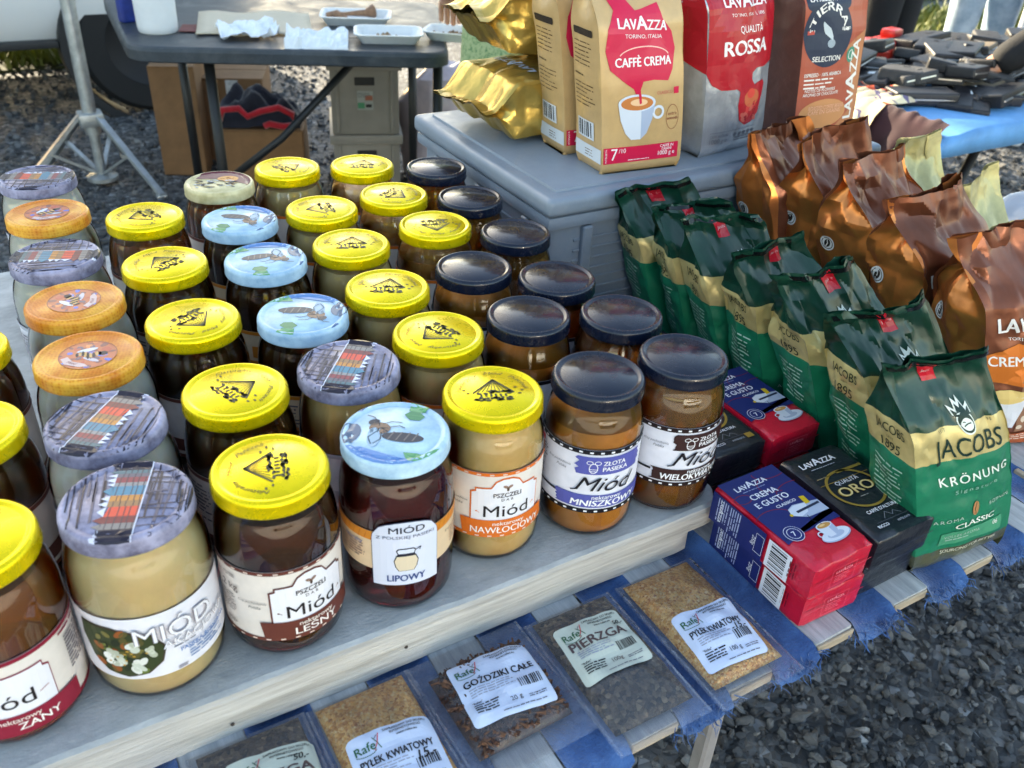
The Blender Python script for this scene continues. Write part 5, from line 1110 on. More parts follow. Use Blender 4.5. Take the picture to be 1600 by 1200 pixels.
def crema_front(a, b):
    w_, h = b.w, .25; rd = ink(C(206, 34, 74), .3, 0, .4); wt = ink(C(236, 230, 232), .3, 0, .4)
    a.poly([(w_ * .10, .272), (w_ * .14, h * .88), (w_ * .20, h * .80), (w_ * .10, h * .72), (w_ * .06, h * .62), (w_ * .10, h * .53), (w_ * .24, h * .475), (w_ * .36, h * .435), (w_ * .42, h * .37), (w_ * .45, h * .365), (w_ * .44, h * .43), (w_ * .47, h * .47), (w_ * .60, h * .475), (w_ * .78, h * .465), (w_ * .84, h * .52), (w_ * .88, h * .62), (w_ * .84, h * .70), (w_ * .74, h * .76), (w_ * .70, h * .83), (w_ * .44, h * .80), (w_ * .34, h * .86), (w_ * .30, .272)], rd, 1)
    lavazza(a, w_ * .50, h * .715, w_ * .58, wt, 3, rot=-.06); a.text('TORINO, ITALIA', w_ * .50, h * .675, .0046, wt, 3, fit=w_ * .44, rot=-.04); a.text('CAFFÈ CREMA', w_ * .49, h * .545, .0108, wt, 3, fit=w_ * .66, bold=.03)
    a.ring(w_ * .50, h * .585, w_ * .30, h * .055, .0014, ink(C(240, 190, 180)), 2, 20, a0=.2, a1=2.9)
    a.poly([(w_ * .18, h * .365), (w_ * .62, h * .365), (w_ * .585, h * .28), (w_ * .52, h * .205), (w_ * .45, h * .175), (w_ * .34, h * .175), (w_ * .27, h * .21), (w_ * .21, h * .28)], CUP, 3); a.poly([(w_ * .45, h * .365), (w_ * .62, h * .365), (w_ * .585, h * .28), (w_ * .52, h * .205), (w_ * .45, h * .175)], CUP2, 4)
    a.ell(w_ * .40, h * .365, w_ * .22, h * .044, CUP, 5); a.ell(w_ * .40, h * .363, w_ * .19, h * .035, ink(C(196, 120, 66)), 6); a.ell(w_ * .42, h * .368, w_ * .10, h * .018, ink(C(232, 190, 150)), 7); a.poly([(w_ * .415, h * .41), (w_ * .445, h * .41), (w_ * .452, h * .362), (w_ * .425, h * .358)], rd, 8)
    a.ring(w_ * .66, h * .31, w_ * .075, h * .036, .0035, CUP, 4, 20)
    a.text('CLASSICO', w_ * .74, h * .40, .0040, ink(C(196, 90, 90)), 2, fit=w_ * .20); a.rect(w_ * .86, h * .395, .0085, .0085, rd, 2)
    a.ring(w_ * .85, h * .275, .0105, .0165, .0007, ink(C(140, 78, 60)), 2, 28); a.text('extra', w_ * .85, h * .285, .0048, ink(C(140, 78, 60)), 2); a.text('smooth', w_ * .85, h * .262, .0040, ink(C(140, 78, 60)), 2, bold=.02)
    a.rect(w_ * .02, h * .055, w_ * .93, h * .085, rd, 2); a.text('7', w_ * .15, h * .073, .0155, wt, 3); a.text('/10', w_ * .245, h * .108, .0060, wt, 3); a.text('CAFFÈ IN', w_ * .80, h * .118, .0038, wt, 3, bold=.01); a.text('GRANI', w_ * .80, h * .101, .0038, wt, 3, bold=.01); a.text('1000 g e', w_ * .80, h * .076, .0058, wt, 3, bold=.01); a.micro(w_ * .32, h * .065, w_ * .3, 1, .0022, wt, 3); a.text('INTENSITÀ', w_ * .06, h * .098, .0026, wt, 3, rot=pi / 2)
def crema_left(a, b):
    d, h = b.d, .25; bk = ink(C(104, 82, 56)); a.rrect(d * .10, h * .67, d * .66, .0085, .002, ink(C(52, 44, 40)), 2); a.micro(d * .10, h * .635, d * .64, 6, .0052, bk, th=.26, seed=3); a.micro(d * .10, h * .475, d * .4, 1, .005, bk, th=.4); a.micro(d * .10, h * .435, d * .72, 6, .0052, bk, th=.26, seed=6)
    a.rect(d * .14, h * .16, d * .60, h * .095, WPAN, 2); a.bars(d * .18, h * .17, d * .50, h * .078, BKI, 3, k=2.6); a.rect(0.001, h * .055, d - .002, h * .075, WPAN, 2); a.micro(d * .4, h * .10, d * .3, 3, .0036, bk, 3, th=.3)
for lab, u, v, rz, sd in (('beige CAFFÈ CREMA coffee bag standing in front on the grey crate', .684, .905, -4, 3), ('beige coffee bag standing right behind the front CAFFÈ CREMA bag', .682, .990, -2, 8)):
    b = Bag(.126, .066, .275, (-.036, .012), sd, .0028, .66, .005, (.004, .0, .004), .05)
    bag_thing(lab, b, [BEIGE], [(1.01, 0)], None, (u, v, ZC), rz, crema_front, crema_left, 'beige coffee bags on the crate')
SILV = pm('silver_foil_film', C(186, 190, 198), .26, .55, coat=.3, var=(40, .12), bump=(60, .4)); RCOF = ink(C(176, 26, 42), .28, 0, .5)
def rossa_front(a, b):
    w_, h = b.w, .228; wt = ink(C(238, 232, 232), .3, 0, .4)
    a.poly([(0, .272), (0, h * .50), (w_ * .06, h * .44), (w_ * .18, h * .405), (w_ * .40, h * .40), (w_ * .46, h * .38), (w_ * .45, h * .30), (w_ * .50, h * .20), (w_ * .60, h * .165), (w_ * .72, h * .175), (w_ * .80, h * .23), (w_ * .84, h * .32), (w_ * .88, h * .40), (w_ * .84, h * .43), (w_ * .74, h * .42), (w_ * .68, h * .41), (w_ * .62, h * .45), (w_ * .62, h * .485), (w_ * .70, h * .51), (w_ * .84, h * .505), (w_, h * .53), (w_, .272)], RCOF, 1)
    lavazza(a, w_ * .55, h * .86, w_ * .62, wt, 3); a.text('TORINO, ITALIA, 1895', w_ * .55, h * .81, .0040, wt, 3, fit=w_ * .48); a.text('QUALITÀ', w_ * .58, h * .72, .0088, wt, 3, fit=w_ * .34); a.text('ROSSA', w_ * .53, h * .60, .0185, wt, 3, fit=w_ * .66, bold=.03)
    a.ell(w_ * .66, h * .33, w_ * .12, h * .055, ink(C(196, 100, 66)), 2); a.ell(w_ * .64, h * .36, w_ * .06, h * .03, ink(C(214, 70, 60)), 3); g = random.Random(4)
    for k in range(12): a.ell(w_ * g.uniform(.54, .76), h * g.uniform(.20, .30), .006, .0035, ink(C(*g.choice(((206, 60, 60), (150, 20, 36), (196, 90, 80))))), 2, n=9, rot=g.uniform(0, 3))
    gy = ink(C(96, 98, 108)); a.line([(w_ * .10, h * .145), (w_ * .80, h * .145)], .0007, gy, 2); a.text('CAFFÈ IN GRANI', w_ * .24, h * .112, .0040, gy, 2, fit=w_ * .26); a.text('1000 g e', w_ * .24, h * .075, .0070, gy, 2, fit=w_ * .26)
    for k in range(5): a.ell(w_ * (.48 + k * .075), h * .115, .0035, .0028, gy, 2, n=8, rot=.5)
    a.micro(w_ * .48, h * .09, w_ * .32, 2, .004, gy, 2)
b = Bag(.136, .072, .275, (-.036, .01), 17, .0042, .7, .012, (.004, 0, .004), .036)
bag_thing('red and silver QUALITÀ ROSSA coffee bag on the grey crate', b, [SILV], [(1.01, 0)], None, (.856, .908, ZC), 9, rossa_front, lambda a, b: a.poly([(0, .27), (0, .14), (b.d, .115), (b.d, .27)], RCOF, 1))
TBR = pm('dark_brown_matte_film', C(100, 62, 54), .42, .1, coat=.2, var=(30, .15), bump=(90, .25)); TOR = ink(C(172, 86, 66), .36, 0, .3)
def tierra_front(a, b):
    w_, h = b.w, .218; nv = ink(C(44, 54, 74)); wt = ink(C(230, 226, 220)); pk = ink(C(232, 176, 150))
    a.poly([(0, .272), (w_ * .98, .272), (w_ * .98, h * .06), (0, h * .12)], TOR, 1); a.poly([(w_ * .66, h * .62), (w_ * .98, h * .72), (w_ * .98, h * .05), (w_ * .60, h * .06), (w_ * .88, h * .2), (w_ * .82, h * .42)], ink(C(186, 124, 86), .36, 0, .3), 2); a.ell(w_ * .42, h * .19, w_ * .38, h * .10, ink(C(202, 142, 96), .36, 0, .3), 2)
    cy = h * .72; r = w_ * .36; a.ell(w_ * .36, cy, r, r, nv, 3, n=40); a.rrect(w_ * .02, cy + r * .62, w_ * .68, .026, .010, nv, 3)
    a.text('¡TIERRA!', w_ * .36, cy, .0105, wt, 4, arc=(r * .62, pi / 2), fit=r * 1.9, bold=.02); a.text('SELECTION', w_ * .36, cy - r * .82, .0072, wt, 4, fit=r * 1.15, bold=.02); a.text('LA RESERVA DE', w_ * .36, cy + r * .86, .0072, wt, 4, fit=r * 1.6, bold=.02)
    for k in range(5): a.ell(w_ * (.30 + k * .022), cy + .006 - k * .002, .0026, .0095, ink(C(190, 200, 206)), 4, n=12, rot=.35)
    a.ell(w_ * .40, cy - .015, .008, .006, ink(C(150, 164, 176)), 4, n=12); a.rect(w_ * .05, cy - .002, .014, .005, ink(C(190, 80, 70)), 4); a.text('BLEND', w_ * .62, cy + .002, .0042, wt, 4, bold=.02)
    a.text('ESPRESSO · 100% ARABICA', w_ * .34, h * .445, .0050, wt, 4, fit=w_ * .56, bold=.02); a.micro(w_ * .06, h * .42, w_ * .5, 3, .0056, wt, 4, th=.4); a.text('NOTES OF FLOWERS', w_ * .32, h * .345, .0046, wt, 4, fit=w_ * .46, bold=.01); a.text('AROMAS OF CHOCOLATE', w_ * .34, h * .318, .0046, wt, 4, fit=w_ * .54, bold=.01)
    a.text('ROASTED COFFEE BEANS', w_ * .46, h * .22, .0060, pk, 4, fit=w_ * .56); a.text('CAFÉ EN GRAINS', w_ * .44, h * .19, .0060, pk, 4, fit=w_ * .52)
    a.ell(w_ * .76, h * .565, .0098, .0115, ink(C(70, 140, 116)), 4, n=24); a.ring(w_ * .76, h * .565, .006, .007, .0012, wt, 5, 20, a0=1, a1=5.5); lavazza(a, w_ * .915, h * .40, .118, wt, 4, rot=pi / 2)
b = Bag(.132, .072, .275, (-.040, .01), 23, .0032, .7, .005, (.002, 0, .003), .045)
bag_thing('brown TIERRA SELECTION coffee bag with dark round emblem, right end of the crate', b, [TBR], [(1.01, 0)], None, (1.030, .905, ZC), 2, tierra_front)
GOLDF = pm('gold_foil', C(190, 160, 84), .28, .7, var=(25, .12), bump=(70, .25))
def gold_front(a, b): lavazza(a, b.w * .5, b.h * .62, b.w * .7, ink(C(196, 206, 222), .3, 0, .4), 2)
def gold_left(a, b): emblem(a, b.d * .30, b.h * .40, .0105)
for lab, zz, tilt, sd, hh, uu, vv in (('gold foil coffee bag lying at the bottom of the pair on the crate', 0, 0, 5, .245, .838, 1.070), ('gold foil coffee bag lying on top of the other gold bag', .086, 6, 12, .240, .848, 1.078)):
    b = Bag(.135, .076, hh, (0, .0), sd, .0065, .80, .012, (.004, .003, .004), .040)
    # lying on its back: local z (height) -> -u, front (-y) -> up, left gusset towards the camera
    t, bd = bag_thing(lab, b, [GOLDF], [(1.01, 0)], None, (uu, vv, ZC + zz + .0855), 0, gold_front, gold_left, 'gold coffee bags lying on the crate')
    Mx = Matrix(((0, 0, -1), (1, 0, 0), (0, -1, 0))).to_4x4()
    t.rotation_euler = (Matrix.Rotation(rad(tilt), 4, 'Y') @ Matrix.Rotation(rad(-6 if zz else 4), 4, 'Z') @ Mx).to_euler()
# ================================================================ BLACK FOLDING TABLE AND WHAT IS ON AND UNDER IT
BTB = pm('dark_grey_table_plastic', C(46, 54, 62), .5, var=(5, .2), bump=(160, .25)); BLKM = pm('black_tube_steel', (.012, .013, .015), .45)
scuff(BTB, 8, .35, .65, .15)
ft = thing('folding_table', 'dark grey plastic folding table with rounded corners behind the jars', 'table')
cn = [Vector((.395, 2.765, 0)), Vector((1.225, 2.41, 0)), Vector((1.56, 3.17, 0)), Vector((.46, 3.60, 0))]
def rounded(cn, r, n=7):
    out = []
    for i in range(4):
        p = cn[i]; a = (cn[i - 1] - p).normalized(); b = (cn[(i + 1) % 4] - p).normalized()
        p0, p1 = p + a * r, p + b * r
        for k in range(n + 1): t = k / n; out.append(p0 * (1 - t) ** 2 + p * 2 * t * (1 - t) + p1 * t * t)
    return out
ctr = sum(cn, Vector()) / 4; O = rounded(cn, .07); mb = MB(); rings = []
for ins, z in ((.012, .695), (.0, .70), (.0, .727), (.004, .736), (.012, .740)):
    rings.append([tuple((p + (ctr - p).normalized() * ins).to_2d()) + (z,) for p in O])
n = len(O)
for a, b in zip(rings, rings[1:]): mb.add(a + b, [(i, (i + 1) % n, n + (i + 1) % n, n + i) for i in range(n)])
mb.add(rings[0], [tuple(range(n - 1, -1, -1))]); mb.add(rings[-1], [tuple(range(n))])
part('tabletop', mb, BTB, ft, angle=40)
for (x, y) in ((.62, 2.80), (1.26, 2.56), (.66, 3.40), (1.42, 3.10)):
    mb = MB(); mb.tube([(x, y, .0), (x, y, .70)], .016, 12); part('leg', mb, BLKM, ft, smooth=True)
mb = MB(); mb.tube([(.62, 2.80, .30), (.80, 2.74, .44), (1.05, 2.68, .69)], .012, 10); part('brace', mb, BLKM, ft, smooth=True)
mb = MB(); mb.tube([(.62, 2.80, .05), (.66, 3.40, .05)], .012, 10); part('brace', mb, BLKM, ft, smooth=True)
mb = MB(); mb.tube([(1.26, 2.56, .05), (1.42, 3.10, .05)], .012, 10); part('brace', mb, BLKM, ft, smooth=True)
TZ = .7405
WPL = pm('white_plastic', (.74, .77, .80), .4, var=(15, .04)); FOAM = pm('white_foam', (.78, .80, .82), .6, var=(60, .04), bump=(300, .2)); CARD = pm('brown_cardboard', C(126, 92, 62), .8, var=(12, .15), bump=(60, .2)); PAPR = pm('pale_cardboard', C(206, 192, 170), .75, var=(40, .1), aniso=(1, 20, 1)); TISS = pm('paper_tissue', (.80, .83, .88), .8, var=(20, .05), bump=(80, .3))
mb = MB(); mb.lathe([(.0, .0), (.052, .0), (.056, .004), (.058, .02), (.060, .17), (.0585, .17), (.0565, .02), (.0, .012)], 40)
tag(part('plastic_cup', mb, WPL, None, angle=40, loc=(.515, 2.935, TZ)), 'tall white plastic tub standing on the dark folding table', 'tub')
mb = MB(); mb.rbox(-.04, .04, -.02, .02, 0, .10, .008); tag(part('blue_carton', mb, pm('blue_carton_print', C(24, 50, 130), .5, var=(20, .3)), None, loc=(.475, 3.10, TZ), rot=(0, 0, .3)), 'small dark blue carton behind the white tub', 'carton')
# torn cardboard sheet
mb = MB(); P = [[(.0 + .34 * i / 12, .24 * j / 8 + .02 * sin(i), .004 + .006 * max(0, crum(i * .4, j * .4, 2)) + (.02 * (j / 8) ** 2)) for i in range(13)] for j in range(9)]
mb.grid(P); o = solidify(part('cardboard_sheet', mb, PAPR, None, smooth=True, loc=(.60, 2.83, TZ), rot=(0, 0, rad(-16))), .003, 1); tag(o, 'torn pale cardboard sheet lying flat on the folding table', 'cardboard')
mb = MB(); P = [[(.16 * i / 6, .10 * j / 4, .003) for i in range(7)] for j in range(5)]; mb.grid(P)
o = solidify(part('red_leaflet', mb, pm('dull_red_paper', C(110, 52, 52), .7, var=(30, .3)), None, loc=(.565, 2.90, TZ), rot=(0, 0, rad(-20))), .002, 1); tag(o, 'dull red printed leaflet half under the cardboard sheet', 'leaflet')
def napkin(label, loc, rot, w_, l_, sd, hang):
    mb = MB(); P = []
    for j in range(15):
        row = []
        for i in range(19):
            x, y = w_ * (i / 18 - .5), l_ * (j / 14 - .5); z = .010 + .030 * abs(crum(i * .33, j * .33, sd)) + .012 * crum(i * .8, j * .8, sd + 1)
            d = -hang - y
            if hang and d > 0: z = z * .5 - d * .8; y = -hang - d * .35
            row.append((x, y, max(z, .004 if not (hang and d > 0) else -1)))
        P.append(row)
    mb.grid(P); o = solidify(part('paper_napkin', mb, TISS, None, loc=loc, rot=(0, 0, rad(rot))), .0015, 1); tag(o, label, 'napkin')
napkin('crumpled white paper napkin lying near the white tub', (.745, 2.80, TZ), -8, .17, .14, 3, 0)
napkin('crumpled white paper napkin hanging over the table edge', (.90, 2.63, TZ), -22, .18, .20, 7, .05)
def tray(label, loc, rot, w_, l_, food):
    t = thing('food_tray', label, 'tray', loc, rad(rot), 'white foam food trays'); mb = MB(); R_ = []
    for e, z in ((-.020, 0), (-.002, .024), (.004, .026), (.004, .029), (-.004, .029), (-.022, .005)):
        p = []
        for cx, cy, a0 in ((w_ / 2, -l_ / 2, -90), (w_ / 2, l_ / 2, 0), (-w_ / 2, l_ / 2, 90), (-w_ / 2, -l_ / 2, 180)):
            for k in range(6): a = rad(a0 + k * 18); rr = .03 + e; p.append(((cx - math.copysign(.03, cx)) + rr * cos(a), (cy - math.copysign(.03, cy)) + rr * sin(a), z))
        R_.append(p)
    n = len(R_[0])
    for a, b in zip(R_, R_[1:]): mb.add(a + b, [(i, (i + 1) % n, n + (i + 1) % n, n + i) for i in range(n)])
    mb.add(R_[0], [tuple(range(n - 1, -1, -1))]); mb.add(R_[-1], [tuple(range(n))]); part('tray', mb, FOAM, t, angle=35)
    g = random.Random(int(loc[0] * 100)); mb = MB()
    if food == 'bone':
        mb.tube([(-.07, -.02, .024), (-.03, .0, .026), (.03, .025, .026), (.055, .04, .03)], [.010, .006, .011, .022], 12); mb.tube([(-.095, .0, .02), (-.06, .01, .022), (-.03, -.03, .02)], [.008, .014, .006], 9)
        part('meat_bone', mb, pm('roast_bone', C(150, 112, 86), .55, var=(60, .35)), t, smooth=True)
    else:
        for k in range(9 if food == 'scraps' else 26):
            x, y = g.gauss(0, .028), g.gauss(0, .014); s = g.uniform(.006, .012); mb.tube([(x, y, .007), (x + s, y + g.uniform(-.01, .01), .011 + s * .4), (x + 2 * s, y, .008)], [s * .3, s * .55, s * .2], 7, mi=k % 2)
        part('food_scraps', mb, [pm('bread_scrap', C(150, 120, 88), .7, var=(90, .3)), pm('sauce_red', C(168, 60, 30) if food == 'sauce' else C(120, 96, 70), .4, var=(90, .3))], t, smooth=True)['kind'] = 'stuff'
tray('white foam tray holding a gnawed meat bone, at the back of the table', (1.13, 2.90, TZ), -24, .22, .16, 'bone')
tray('white foam tray with a few scraps, nearest the table edge', (1.125, 2.625, TZ), -22, .20, .15, 'scraps')
tray('white foam tray with red sauce under the hand, at the right', (1.325, 2.585, TZ), -40, .17, .13, 'sauce')
mb = MB(); mb.bar((0, 0, .005), (.13, .02, .008), .008, .002); mb.bar((.13, .02, .008), (.17, .026, .012), .016, .002); tag(part('plastic_fork', mb, BLKM, None, loc=(.925, 2.685, TZ + .002), rot=(0, 0, -.5)), 'dark plastic fork beside the foam tray', 'fork')
# boxes and crates underneath
def carton(label, u, v, rz, w_, d, h, z=0, tape=False):
    t = thing('cardboard_box', label, 'box', (u, v, z), rad(rz), 'cardboard boxes under the folding table'); mb = MB(); mb.rbox(0, w_, 0, d, 0, h, .004, 1, jit=.004, seed=int(u * 99)); part('box', mb, CARD, t)
    mb = MB(); mb.box(-.001, w_ + .001, -.002, d * .5 - .002, h + .0015, h + .0045); part('flap', mb, CARD, t); mb = MB(); mb.box(-.001, w_ + .001, d * .5 + .002, d + .002, h + .0015, h + .0055); part('flap', mb, CARD, t)
    if tape: mb = MB(); mb.box(w_ * .42, w_ * .42 + .05, -.0035, -.0026, .03, h - .002); part('tape', mb, pm('clear_tape', (.55, .55, .55), .15, coat=.6, var=(40, .4)), t)
carton('tall brown cardboard box standing behind the table leg', .60, 3.78, -22, .17, .3, .44)
carton('brown cardboard box with shiny tape under the table',   .80, 3.86, -22, .26, .3, .36, 0, True)
carton('low cardboard box carrying the dark jacket with red trim', .79, 3.50, -22, .31, .24, .25)
jk = thing('folded_jacket', 'dark navy jacket with red trim heaped on the low cardboard box', 'jacket', (.955, 3.55, .257), rad(-22)); mb = MB(); P = []
for j in range(19):
    P.append([(.33 * (i / 22 - .5), .20 * (j / 18 - .5), max(.002, .17 * (1 - (2 * i / 22 - 1) ** 2) ** .6 * (1 - (2 * j / 18 - 1) ** 4) * (.65 + .5 * noise.noise(Vector((i * .25, j * .25, 3)))) + .02 * crum(i * .4, j * .4, 5))) for i in range(23)])
mb.grid(P); part('cloth', mb, pm('navy_fleece', C(20, 22, 38), .9, var=(30, .3), bump=(90, .4), sheen=.3), jk, smooth=True)
mb = MB(); mb.tube([(-.14, -.105, .03), (-.12, -.11, .075), (-.06, -.11, .08), (-.03, -.112, .05), (.02, -.112, .07), (.09, -.11, .085), (.14, -.11, .06), (.145, -.11, .02), (.10, -.112, .012), (.05, -.112, .022), (.03, -.11, .012)], .013, 10); part('red_trim', mb, pm('red_fleece', C(170, 18, 36), .9, var=(40, .25), sheen=.3), jk, smooth=True)
CRB = pm('beige_grey_crate_plastic', C(132, 126, 118), .5, var=(10, .1))
for k, lab in enumerate(('beige-grey stacking crate with dark hand slot, lower one under the table', 'beige-grey stacking crate with dark hand slot, upper one under the table')):
    t = thing('stacking_crate', lab, 'crate', (1.13, 3.215, k * .2765), rad(-20), 'stacking crates under the folding table'); mb = MB(); mb.rbox(.008, .262, .008, .38, 0, .262, .008, 2); part('crate_body', mb, CRB, t, angle=40)
    mb = MB(); mb.rbox(-.004, .274, -.004, .392, .240, .2755, .005, 2); part('rim', mb, CRB, t, angle=40)
    mb = MB(); mb.rbox(.098, .172, .0055, .0085, .185, .215, .002, 1); part('hand_slot', mb, BLKM, t)
    for x in (.03, .235): mb = MB(); mb.rbox(x - .006, x + .006, .0025, .0085, .01, .238, .002, 1); part('rib', mb, CRB, t)
    a = Art(); a.rect(.105, .095, .06, .07, ink(C(150, 152, 146)), 1); a.rect(.107, .10, .026, .022, ink(C(70, 130, 96)), 2); a.rect(.135, .13, .028, .018, ink(C(150, 90, 70)), 2); a.rect(.137, .104, .022, .012, ink(C(30, 30, 34)), 2); a.micro(.107, .155, .05, 3, .006, ink(C(90, 92, 96)), 2)
    put('sticker', a.mesh('sticker', lambda x, y, z: Vector((x, .0052 - z, y)), None), t)
mb = MB(); mb.lathe([(.0, .0), (.16, .0), (.19, .05), (.18, .2), (.17, .34), (.12, .44), (.05, .5), (.0, .5)], 36); mb.v = [(x * 1.0 + .03 * crum(z / .08 + x * 4, y / .09, 2), y * .8 + .03 * crum(z / .08 - y * 5, x / .08, 6), max(0, z + .02 * crum(x / .06, y / .06, 1))) for x, y, z in mb.v]
tag(part('plastic_sack', mb, pm('pinkish_white_film', C(176, 164, 178), .35, coat=.3, var=(9, .2, C(196, 180, 186)), bump=(25, .5)), None, angle=30, loc=(1.66, 3.30, 0)), 'crumpled pinkish white plastic sack behind the grey crate', 'sack')

# ================================================================ PEOPLE (only legs, a hand and clothing reach into the picture)
SKIN = pm('skin', C(190, 138, 112), .5, var=(60, .1), sss=.15)
def skin_obj(name, mat, V, E, Rr, parent, sub=2, root=0):
    me = bpy.data.meshes.new(name); me.from_pydata(V, E, []); o = put(name, me, parent); me.materials.append(mat)
    sk = o.modifiers.new('skin', 'SKIN'); sk.use_smooth_shade = True
    for i, r in enumerate(Rr): me.skin_vertices[0].data[i].radius = r if isinstance(r, tuple) else (r, r)
    me.skin_vertices[0].data[root].use_root = True
    s = o.modifiers.new('subdivision', 'SUBSURF'); s.levels = sub; s.render_levels = sub
    return o
def person(label, loc, heading, top, bottom, hair, skirt=None, arms=None, cuff=False):
    """standing figure facing local +y; arms: {side: (elbow, wrist)} in local coordinates"""
    t = thing('person', label, 'person', loc, rad(heading)); V = []; E = []; Rr = []; ix = {}
    def j(n, p, r, par=None):
        ix[n] = len(V); V.append(p); Rr.append(r)
        if par: E.append((ix[par], ix[n]))
    j('pel', (0, 0, .94), (.15, .11)); j('waist', (0, .0, 1.10), (.13, .10), 'pel'); j('chest', (0, .0, 1.30), (.155, .11), 'waist'); j('top', (0, -.01, 1.42), (.10, .08), 'chest'); j('neck', (0, .0, 1.50), .055, 'top'); j('head', (0, .025, 1.60), (.078, .095), 'neck'); j('crown', (0, .02, 1.70), (.065, .08), 'head')
    for s, n in ((-1, 'l'), (1, 'r')):
        el, wr = (arms or {}).get(n, ((s * .27, -.02, 1.13), (s * .28, .06, .89)))
        j('sh' + n, (s * .18, -.01, 1.40), .062, 'top'); j('el' + n, el, .045, 'sh' + n); j('wr' + n, wr, .030, 'el' + n)
        d = (Vector(wr) - Vector(el)).normalized(); sd = d.cross(Vector((0, 0, 1))).normalized() if abs(d.z) < .98 else Vector((0, 1, 0)); up = sd.cross(d)
        w_ = Vector(wr); j('pa' + n, tuple(w_ + d * .06), (.034, .018), 'wr' + n)
        for k in range(4):
            b = w_ + d * .09 + sd * (.027 - .018 * k); L = (.058, .07, .066, .05)[k]; j('f%d' % k + n, tuple(b), .0095, 'pa' + n); j('g%d' % k + n, tuple(b + d * L * .5 - up * .012), .0088, 'f%d' % k + n); j('h%d' % k + n, tuple(b + d * L * .85 - up * .035), .0078, 'g%d' % k + n)
        j('t0' + n, tuple(w_ + d * .045 + sd * .036), .011, 'pa' + n); j('t1' + n, tuple(w_ + d * .085 + sd * .048 - up * .02), .0095, 't0' + n)
        j('hip' + n, (s * .09, 0, .90), .095, 'pel'); j('kn' + n, (s * .10, .015, .50), .06, 'hip' + n); j('an' + n, (s * .105, -.01, .10), .042, 'kn' + n); j('to' + n, (s * .115, .13, .04), (.042, .035), 'an' + n)
    skin_obj('body', SKIN, V, E, Rr, t)
    def cloth(name, mat, keys, edges, grow, ov={}):
        vs_ = [ov.get(k, (V[ix[k]],))[0] for k in keys]; rs = [tuple(x + grow for x in (Rr[ix[k]] if isinstance(Rr[ix[k]], tuple) else (Rr[ix[k]],) * 2)) for k in keys]
        return skin_obj(name, mat, vs_, [(keys.index(a), keys.index(b)) for a, b in edges], rs, t)
    cloth('top_garment', top, ['pel', 'waist', 'chest', 'top', 'shl', 'ell', 'wrl', 'shr', 'elr', 'wrr'], [('pel', 'waist'), ('waist', 'chest'), ('chest', 'top'), ('top', 'shl'), ('shl', 'ell'), ('ell', 'wrl'), ('top', 'shr'), ('shr', 'elr'), ('elr', 'wrr')], .016)
    if cuff: cloth('long_cuff', top, ['ell', 'wrl', 'pal'], [('ell', 'wrl'), ('wrl', 'pal')], .019)
    if skirt:
        mb = MB(); P = []
        for k in range(14):
            z = 1.38 - k * .075; q = k / 13; rx, ry = .165 + .03 * q + (.02 if k > 5 else 0), .125 + .05 * q
            P.append([((rx + .012 * q * sin(a * 7)) * cos(a), (ry + .012 * q * sin(a * 7 + 1)) * sin(a), z) for a in [2 * pi * i / 48 for i in range(49)]])
        mb.grid(P); part('dress', mb, skirt, t, smooth=True)
        mb = MB(); mb.tube([(-.11, -.145, 1.3), (-.115, -.165, 1.0), (-.12, -.185, .6), (-.12, -.19, .42)], .007, 8); part('dark_strap', mb, BLKM, t, smooth=True)
    else:
        cloth('trousers', bottom, ['pel', 'hipl', 'knl', 'anl', 'hipr', 'knr', 'anr'], [('pel', 'hipl'), ('hipl', 'knl'), ('knl', 'anl'), ('pel', 'hipr'), ('hipr', 'knr'), ('knr', 'anr')], .022)
    mb = MB(); mb.lathe([(.0, .105), (.05, .095), (.085, .05), (.093, .0), (.088, -.05), (.06, -.06)], 24, M=Matrix.Translation((0, .0, 1.655)) @ Matrix.Rotation(rad(18), 4, 'X') @ Matrix.Diagonal((.95, 1.12, 1, 1))); part('hair', mb, hair, t, smooth=True)
    for s in (-1, 1): mb = MB(); mb.lathe([(.0, .008), (.006, .005), (.008, 0)], 10, M=Matrix.Translation((s * .032, .108, 1.625)) @ Matrix.Rotation(-pi / 2, 4, 'X')); part('eye', mb, BLKM, t, smooth=True)
    mb = MB(); mb.tube([(0, .112, 1.635), (0, .128, 1.60), (0, .118, 1.585)], [.006, .013, .009], 8); part('nose', mb, SKIN, t, smooth=True)
    for s in (-1, 1):
        mb = MB(); mb.rbox(s * .112 - .045, s * .112 + .045, -.07, .19, 0, .075, .03, 3); part('shoe', mb, BLKM, t, smooth=True)
    return t
def dress_mat():
    m = pm('green_paisley_dress', C(150, 170, 120), .8, bump=(200, .2)); t = m.node_tree; b = t.nodes['Principled BSDF']; tc = t.nodes.new('ShaderNodeTexCoord'); wv = t.nodes.new('ShaderNodeTexVoronoi'); wv.inputs['Scale'].default_value = 26; n = t.nodes.new('ShaderNodeTexNoise'); n.inputs['Scale'].default_value = 30
    mx = t.nodes.new('ShaderNodeMix'); mx.data_type = 'RGBA'; mx.inputs[0].default_value = .35; t.links.new(tc.outputs['Object'], n.inputs[0]); t.links.new(tc.outputs['Object'], mx.inputs[6]); t.links.new(n.outputs['Color'], mx.inputs[7]); t.links.new(mx.outputs[2], wv.inputs[0])
    r = t.nodes.new('ShaderNodeValToRGB'); e = r.color_ramp.elements; e[0].position = .1; e[0].color = (*C(92, 130, 92), 1); e[1].position = .6; e[1].color = (*C(176, 188, 138), 1); q = e.new(.3); q.color = (*C(140, 164, 112), 1)
    t.links.new(wv.outputs['Distance'], r.inputs[0]); t.links.new(r.outputs[0], b.inputs['Base Color']); return m
